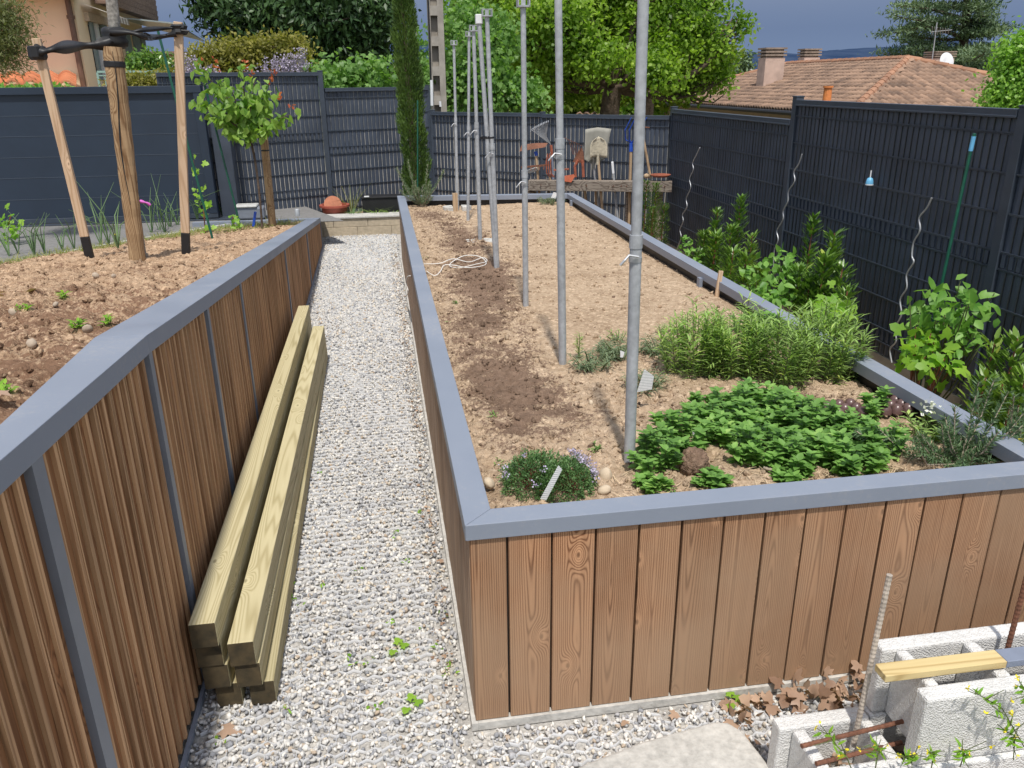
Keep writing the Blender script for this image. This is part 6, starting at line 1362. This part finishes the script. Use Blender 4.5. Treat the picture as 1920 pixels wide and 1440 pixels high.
rp = cat(*rp); leaves('blossom', rp, rdir(len(rp)), rdir(len(rp)), .032, .026, M['lilac'], t, 'flat')

# ================================================================== tiled roof house
def tilemat(name, a, b2, sc=1):
    m, t_, b_, o = new_mat(name); v, g = coords(t_); n = tnoise(t_, v, 3.5, 5, .65); n2 = tnoise(t_, v, .7, 3); r = g.outputs['Random Per Island']
    f = math_(t_, 'ADD', math_(t_, 'ADD', math_(t_, 'MULTIPLY', n, .45), math_(t_, 'MULTIPLY', n2, .35)), math_(t_, 'MULTIPLY', r, .2))
    setc(t_, b_, ramp(t_, f, [(.30, b2), (.62, a)])); b_.inputs['Roughness'].default_value = .9; bump(t_, b_, n, .3, .02); return m
M['tile'] = tilemat('weathered_roof_tile', (.35, .225, .155), (.12, .08, .06))
M['tile2'] = tilemat('orange_roof_tile', (.60, .22, .10), (.38, .13, .06))
def roof_slope(name, E0, E1, T0, T1, mat, parent, tw=.26, th=.42, clip=None):
    """pantiles between eave E0-E1 and top T0-T1"""
    E0, E1, T0, T1 = [np.array(q, float) for q in (E0, E1, T0, T1)]; W_ = np.linalg.norm(E1-E0); H_ = np.linalg.norm((T0+T1)/2-(E0+E1)/2); nx = int(W_/tw); ny = int(H_/th)
    nrm = np.cross(E1-E0, (T0+T1)/2-(E0+E1)/2); nrm /= np.linalg.norm(nrm); nrm *= np.sign(nrm[2]); V = []; Fc = []
    prof = [(0, -.02), (.18, .03), (.36, .058), (.5, .062), (.64, .052), (.8, .015), (1.0, -.02)]
    def pt(u, v): a = E0+(E1-E0)*u; b_ = T0+(T1-T0)*u; return a+(b_-a)*v
    for j in range(ny):
        for i in range(nx):
            if clip and not (clip[0]*(j+.3)/ny-.004 <= (i+.5)/nx <= 1-clip[1]*(j+.3)/ny+.004): continue
            b0 = len(V); jt = rng.uniform(-.006, .006)
            for (vv, lift) in (((j-.06)/ny, .028), ((j+1)/ny, .0)):
                for (s_, h_) in prof: V.append(pt((i+s_)/nx, max(vv, 0))+nrm*(h_+lift+jt))
            k = len(prof)
            for q in range(k-1): Fc.append((b0+q, b0+q+1, b0+k+q+1, b0+k+q))
            b1 = len(V)
            for (s_, h_) in prof: V.append(pt((i+s_)/nx, max((j-.06)/ny, 0))+nrm*(h_+.028+jt-.045))
            for q in range(k-1): Fc.append((b0+q+1, b0+q, b1+q, b1+q+1))
    return npmesh(name, V, Fc, mat, parent)
A_ = np.array([17.25, 25.8, 2.50]); Bq = np.array([17.25, 34.0, 2.50]); C2 = np.array([12.7, 21.2, 1.05]); C1 = np.array([12.7, 38.5, 1.05]); C3 = np.array([21.8, 21.2, 1.05]); C4 = np.array([21.8, 38.5, 1.05])
t = empty('tiled_house', (17.2, 30, -1.8), 'neighbouring house with hipped weathered terracotta roof and three chimneys', 'house')
mb = MB(); mb.box((13.3, 21.8, -1.9), (21.2, 37.9, .88)); mb.build('wall', plain('house_render', (.55, .42, .32), .9, 0, .1, 4, 0), t)
lw = 38.5-21.2; roof_slope('roof', C1, C2, np.array([17.25, 38.5, 2.50]), np.array([17.25, 21.2, 2.50]), M['tile'], t, .20, .34, clip=(4.5/lw, 4.6/lw)); roof_slope('roof', C2, C3, np.array([12.7, 25.8, 2.5]), np.array([21.8, 25.8, 2.5]), M['tile'], t, .20, .34, clip=(.5, .5))
roof_slope('roof', C4, C1, Bq+np.array([.02, 0, 0]), Bq, M['tile'], t, .5, .6)
mb = MB(); mb.add([C3, C4, Bq, A_], [(0, 1, 2, 3)]); mb.add([C1-[0, 0, .06], C2-[0, 0, .06], A_-[0, 0, .06], Bq-[0, 0, .06]], [(0, 1, 2, 3)]); mb.add([C2-[0, 0, .06], C3-[0, 0, .06], A_-[0, 0, .06]], [(0, 1, 2)]); mb.build('roof_underlay', M['tile'], t)
def ridge(a, b_):
    mb = MB(); a, b_ = np.array(a), np.array(b_); n_ = int(np.linalg.norm(b_-a)/.4)
    for i in range(n_): p, q = a+(b_-a)*i/n_, a+(b_-a)*(i+1.06)/n_; mb.tube([p+[0, 0, .03], q+[0, 0, .03]], [.125, .105], 9)
    mb.build('ridge_tiles', M['tile2r'] if 'tile2r' in M else M['tile'], t)
M['tile2r'] = tilemat('ridge_tile', (.42, .22, .13), (.25, .13, .08))
ridge(A_, Bq); ridge(C2, A_); ridge(C3, A_); ridge(C1, Bq)
mb = MB(); mb.tube([C1+[-.06, 0, -.08], C2+[-.06, 0, -.08]], .07, 8); mb.build('gutter', M['black'], t)
M['chim'] = plain('chimney_render', (.58, .42, .34), .9, 0, .3, 3, .2, .01); M['chimcap'] = plain('chimney_cap', (.30, .23, .18), .95, 0, .4, 8, .3, .01)
def chimney(px0, px1, pyb, pyt, pyc, Y_, par):
    a, b_ = at(px0, pyb, Y_), at(px1, pyb, Y_); w_ = b_[0]-a[0]; zc_ = float(at(px0, pyc, Y_)[2]); zt = float(at(px0, pyt, Y_)[2]); mb = MB(); mb.box((a[0], Y_, a[2]-1.2), (b_[0], Y_+w_*.8, zc_)); ch = mb.build('chimney', M['chim'], par)
    dz = (zt-zc_)/3; mb = MB()
    for i in range(3): mb.box((a[0]-.04, Y_-.04, zc_+i*dz+dz*.45), (b_[0]+.04, Y_+w_*.8+.04, zc_+i*dz+dz*.98)); mb.box((a[0]+.05, Y_+.05, zc_+i*dz), (b_[0]-.05, Y_+w_*.8-.05, zc_+i*dz+dz*.46))
    mb.build('chimney_cap', M['chimcap'], ch); return ch
chimney(1432, 1468, 150, 89, 108, 30.5, t); chimney(1508, 1537, 112, 91, 107, 34.5, t); ch = chimney(1751, 1787, 125, 96, 109, 28.5, t)
c = at(1773, 116, 27.9); mb = MB(); mb.lathe(c, [(.0001, .05), (.15, .03), (.27, -.01), (.31, -.05), (.30, -.06), (.0001, .03)], 26, axis=(-.15, 1, -.25)); dsh = mb.build('satellite_dish', M['white'], t, smooth=True)
mb = MB(); mb.tube([c+np.array([0, .1, 0]), c+np.array([.35, .3, -.15])], .02, 6); mb.build('bracket', M['steel'], t)
Ya_ = 28.2; mb = MB(); mb.tube([at(1746, 125, Ya_), at(1757, 42, Ya_)], .018, 6); mb.tube([at(1745, 60, Ya_), at(1785, 56, Ya_)], .014, 6); an = mb.build('antenna', M['steel'], t)
for k in range(7): mb = MB(); mb.tube([at(1748+k*5, 50+k*.6, Ya_-.2), at(1748+k*5, 66-k*.5, Ya_+.2)], .009, 5); mb.build('antenna_rod', M['steel'], an)
mb = MB(); c = at(1551, 180, 22.5); mb.lathe(c, [(.13, -.6), (.11, .22), (.14, .22), (.14, .27), (.10, .27)], 14); mb.build('vent_pipe', plain('vent_orange', (.72, .24, .07), .7), t, smooth=False)
mb = MB(); mb.tube([at(1332, 184, 24.5), at(1332, 172, 24.5)], [.03, .02], 6); mb.build('vent_pipe', M['black'], t)
# small roof under the trees
t = empty('small_tiled_house', (4.5, 33, -1.8), 'small brown tiled roof half hidden under the oak', 'house'); e0 = at(1080, 215, 33); e1 = at(1135, 215, 33); r0_ = at(1085, 188, 36); r1_ = at(1118, 188, 36); roof_slope('roof', e0, e1, r0_, r1_, M['tile'], t, .25, .4); mb = MB(); mb.box((e0[0], 33.3, -2.2), (e1[0], 36, float(e0[2])-.15)); mb.build('wall', M['chim'], t)
t = empty('far_tiled_house', (14, 50, -1.8), 'grey brown gabled roof peeking between oak and tiled roof', 'house'); e0 = at(1270, 185, 46); e1 = at(1310, 182, 46); r0_ = at(1283, 157, 48); r1_ = at(1300, 157, 48); roof_slope('roof', e0, e1, r0_, r1_, M['tile'], t, .3, .5); mb = MB(); mb.box((e0[0], 46.3, -3), (e1[0], 49, float(e0[2])-.15)); mb.build('wall', M['chim'], t)
for k, (px, py, w_, h_) in enumerate([(1401, 133, 6, 8), (1409, 131, 6, 10), (1398, 140, 5, 5)]):
    Y_ = 900; c = at(px, py, Y_); mb = MB(); s_ = Y_/1503; mb.box((c[0]-w_*s_/2, Y_, c[2]-60), (c[0]+w_*s_/2, Y_+10, c[2]+h_*s_/2)); t = empty('tower_block', c, ['nearer of the tiny pale tower blocks in the valley', 'tallest tiny pale tower block in the valley', 'lowest tiny pale building in the valley'][k], 'building'); mb.build('wall', M['white'], t)

# ================================================================== peach house
t = empty('peach_house', at(60, 160, 19), 'peach rendered house with brown wood clad gable and tall grey shutters', 'house')
M['peach'] = plain('peach_render', (.92, .71, .49), .9, 0, .05, 2.5, .1, .004); M['woodclad'] = wood('gable_cladding', (.30, .21, .16), (.16, .105, .08), 'x', 5, 8, .5, 3.0, knots=False); M['shut'] = plain('grey_shutter', (.20, .25, .26), .6, 0, .1, 8, 0)
Ah = at(165, 155, 18.0); ax_, az_ = float(Ah[0]), -.2; Bh = at(279, 130, 24.0); Zt = 5.2; side_d = (Bh[:2]-Ah[:2]); sl_ = np.linalg.norm(side_d); side_d = side_d/sl_; fn = np.array([side_d[1], -side_d[0]])
def SP(u, z, off=0): p = Ah[:2]+side_d*u+fn*off; return (p[0], p[1], z)
def Su(px, py=100):   # parameter along the side wall for a column
    r = ray(px, py); k = r[0]/r[1]; return (k*Ah[1]-Ah[0])/(side_d[0]-k*side_d[1])
def Sz(px, py): u = Su(px, py); y = Ah[1]+side_d[1]*u; return float(at(px, py, y)[2])
mb = MB(); mb.add([(ax_-9, 18, -.5), (ax_, 18, -.5), (ax_, 18, Zt), (ax_-9, 18, Zt), (ax_-9, 26, -.5), (ax_-9, 26, Zt), SP(sl_, -.5), SP(sl_, Zt)], [(0, 1, 2, 3), (1, 6, 7, 2), (0, 3, 5, 4), (6, 4, 5, 7), (3, 2, 7, 5)]); mb.build('wall', M['peach'], t)
# horizontal wood boards of the gable overhang, in front of side wall
zb0, zb1 = Sz(200, 28), Sz(268, 45)
mb = MB(); k = 0; u0, u1 = 1.2, sl_+.4; z_ = Sz(235, 28); zb = Sz(240, 33)
while z_ < zb+2.4:
    q = [SP(u0, z_, .35), SP(u1, z_, .35), SP(u1, z_+.115, .37), SP(u0, z_+.115, .37)]; q2 = [SP(u0, z_, .1), SP(u1, z_, .1), SP(u1, z_+.115, .1), SP(u0, z_+.115, .1)]; mb.add(q+q2, [(0, 1, 2, 3), (7, 6, 5, 4), (0, 4, 5, 1), (1, 5, 6, 2), (3, 2, 6, 7), (0, 3, 7, 4)]); z_ += .125
mb.build('gable_cladding', M['woodclad'], t)
mb = MB(); e0_ = at(0, 0, 17.9); ze = float(at(100, -2, 17.3)[2])+.12; mb.box((ax_-9, 17.3, ze), (ax_+.4, 18.2, ze+.2)); mb.build('eave_board', M['woodclad'], t)
mb = MB(); pcs = [at(127, -10, 17.9), at(131, 30, 17.9), at(140, 80, 17.9), at(155, 158, 17.9)]; xpp = float(at(141, 80, 17.9)[0]); mb.tube([(xpp, 17.92, -.2), (xpp, 17.92, Zt)], .055, 10); mb.lathe((xpp, 17.92, float(at(131, 32, 17.9)[2])), [(.055, -.03), (.075, -.03), (.075, .03), (.055, .03)], 12); mb.build('drainpipe', plain('brown_pipe', (.17, .09, .06), .5), t)
def sidebox(px0, px1, z0, z1, o0, o1, name, mat, par=t):
    u0, u1 = Su(px0), Su(px1); q = [SP(u0, z0, o0), SP(u1, z0, o0), SP(u1, z0, o1), SP(u0, z0, o1), SP(u0, z1, o0), SP(u1, z1, o0), SP(u1, z1, o1), SP(u0, z1, o1)]; mb = MB(); mb.add(q, [(0, 3, 2, 1), (4, 5, 6, 7), (0, 1, 5, 4), (1, 2, 6, 5), (2, 3, 7, 6), (3, 0, 4, 7)]); return mb.build(name, mat, par)
wz0, wz1 = Sz(185, 150), Sz(180, 50)
wn = sidebox(174, 200, wz0, wz1, .0, .02, 'window', plain('dark_glass', (.03, .035, .04), .15, 0, .1, 3, 0)); sidebox(174, 178, wz0, wz1+.05, .021, .07, 'shutter', M['shut']); sidebox(183, 187, wz0, wz1+.05, .021, .07, 'frame', M['white'], wn); sidebox(193, 203, wz0, wz1+.05, .021, .07, 'shutter', M['shut'])
sidebox(170, 206, wz1+.06, wz1+.22, .0, .09, 'lintel', plain('pale_lintel', (.62, .50, .40), .8), t)
for (p0_, p1_) in ((236, 245), (252, 262), (266, 272)): sidebox(p0_, p1_, Sz(245, 125), Sz(245, 66), .01, .06, 'shutter', M['shut'])
u0, u1 = Su(166), Su(200); za = Sz(180, 16); zb = Sz(180, 34); mb = MB(); nn = 12
for i in range(nn):
    a, b_ = u0+(u1-u0)*i/nn, u0+(u1-u0)*(i+.9)/nn; mb.add([SP(a, za, .05), SP(b_, za, .05), SP(b_, zb, .55), SP(a, zb, .55), SP(b_, zb-.12, .56), SP(a, zb-.12, .56)], [(0, 1, 2, 3), (3, 2, 4, 5)], i % 2)
mb.build('awning', [plain('cream_stripe', (.65, .60, .52), .9), plain('brown_stripe', (.26, .21, .17), .9)], t)
u0, u1 = Su(224), Su(290); mb = MB(); za = Sz(250, 45); mb.add([SP(u0, za, .1), SP(u1, za, .1), SP(u1+.3, za-.30, 1.3), SP(u0, za-.12, 1.3)], [(0, 1, 2, 3)]); o = mb.build('glass_canopy', plain('dusty_glass', (.32, .36, .36), .3, 0, .1, 4, 0), t); sd = o.modifiers.new('solid', 'SOLIDIFY'); sd.thickness = .03
roof_slope('lower_roof', at(-60, 158, 16.2), at(143, 158, 16.2), at(-60, 139, 17.9), at(143, 138, 17.9), M['tile2'], t, .27, .36)
sidebox_ = None
t = empty('orange_outbuilding', at(300, 120, 27), 'low orange wall with grey tiled roof beyond the peach house', 'outbuilding'); a = at(272, 140, 27); b_ = at(345, 140, 27.5); mb = MB(); mb.box((a[0], 27, -.3), (b_[0], 29, float(at(280, 103, 27)[2]))); mb.build('wall', M['peach'], t); mb = MB(); zt = float(at(285, 97, 27)[2]); mb.box((a[0]-.2, 26.7, float(at(280, 102.5, 27)[2])), (b_[0]+.2, 29.2, zt)); mb.build('roof', M['chimcap'], t)
# railing + terrace
Yr = 16.4; t = empty('green_railing', at(260, 150, Yr), 'pale green metal railing on the terrace beside the peach house', 'railing'); x0, x1 = float(at(185, 150, Yr)[0]), float(at(345, 150, Yr)[0]); zt = float(at(260, 134, Yr)[2]); zm = float(at(260, 141, Yr)[2]); zb = 1.2
M['railm'] = plain('pale_green_paint', (.28, .42, .36), .5, 0, .1, 10, 0); mb = MB(); mb.bar((x0, Yr, zt), (x1, Yr, zt), .04, .035); mb.bar((x0, Yr, zm), (x1, Yr, zm), .025, .02); mb.build('handrail', M['railm'], t)
x = x0; k = 0
while x < x1: mb = MB(); w_ = .035 if k % 9 == 0 else .016; mb.box((x-w_/2, Yr-w_/2, zb), (x+w_/2, Yr+w_/2, (zt if k % 9 == 0 else zm)-.012)); mb.build('post' if k % 9 == 0 else 'baluster', M['railm'], t); x += .115; k += 1
mb = MB(); mb.box((x0-6, Yr-.2, -.3), (x1+1.5, Yr+1.2, zb-.002)); t = empty('terrace_wall', (x0, Yr, -.3), 'peach terrace wall carrying the railing', 'wall'); mb.build('masonry', M['peach'], t)
t = tree('terrace_bush', 'dark rounded bush behind the pale green railing', at(280, 200, 17.6), at(280, 160, 17.6), [B(255, 130, 17.6, 20, 14), B(285, 125, 17.6, 26, 18), B(310, 132, 17.6, 18, 12)], 3500, .10, .05, 'laurel', r0=.05, clus=.12, shell=.3, cat_='bush')
t = tree('golden_shrub', 'yellow green shrub row in front of the railing', at(270, 200, 15.2), at(270, 170, 15.2), [B(235, 158, 15.2, 30, 6), B(270, 155, 15.2, 30, 7), B(320, 148, 15.2, 20, 10)], 2600, .08, .035, 'wist', r0=.03, clus=.09, shell=.3, cat_='shrub')
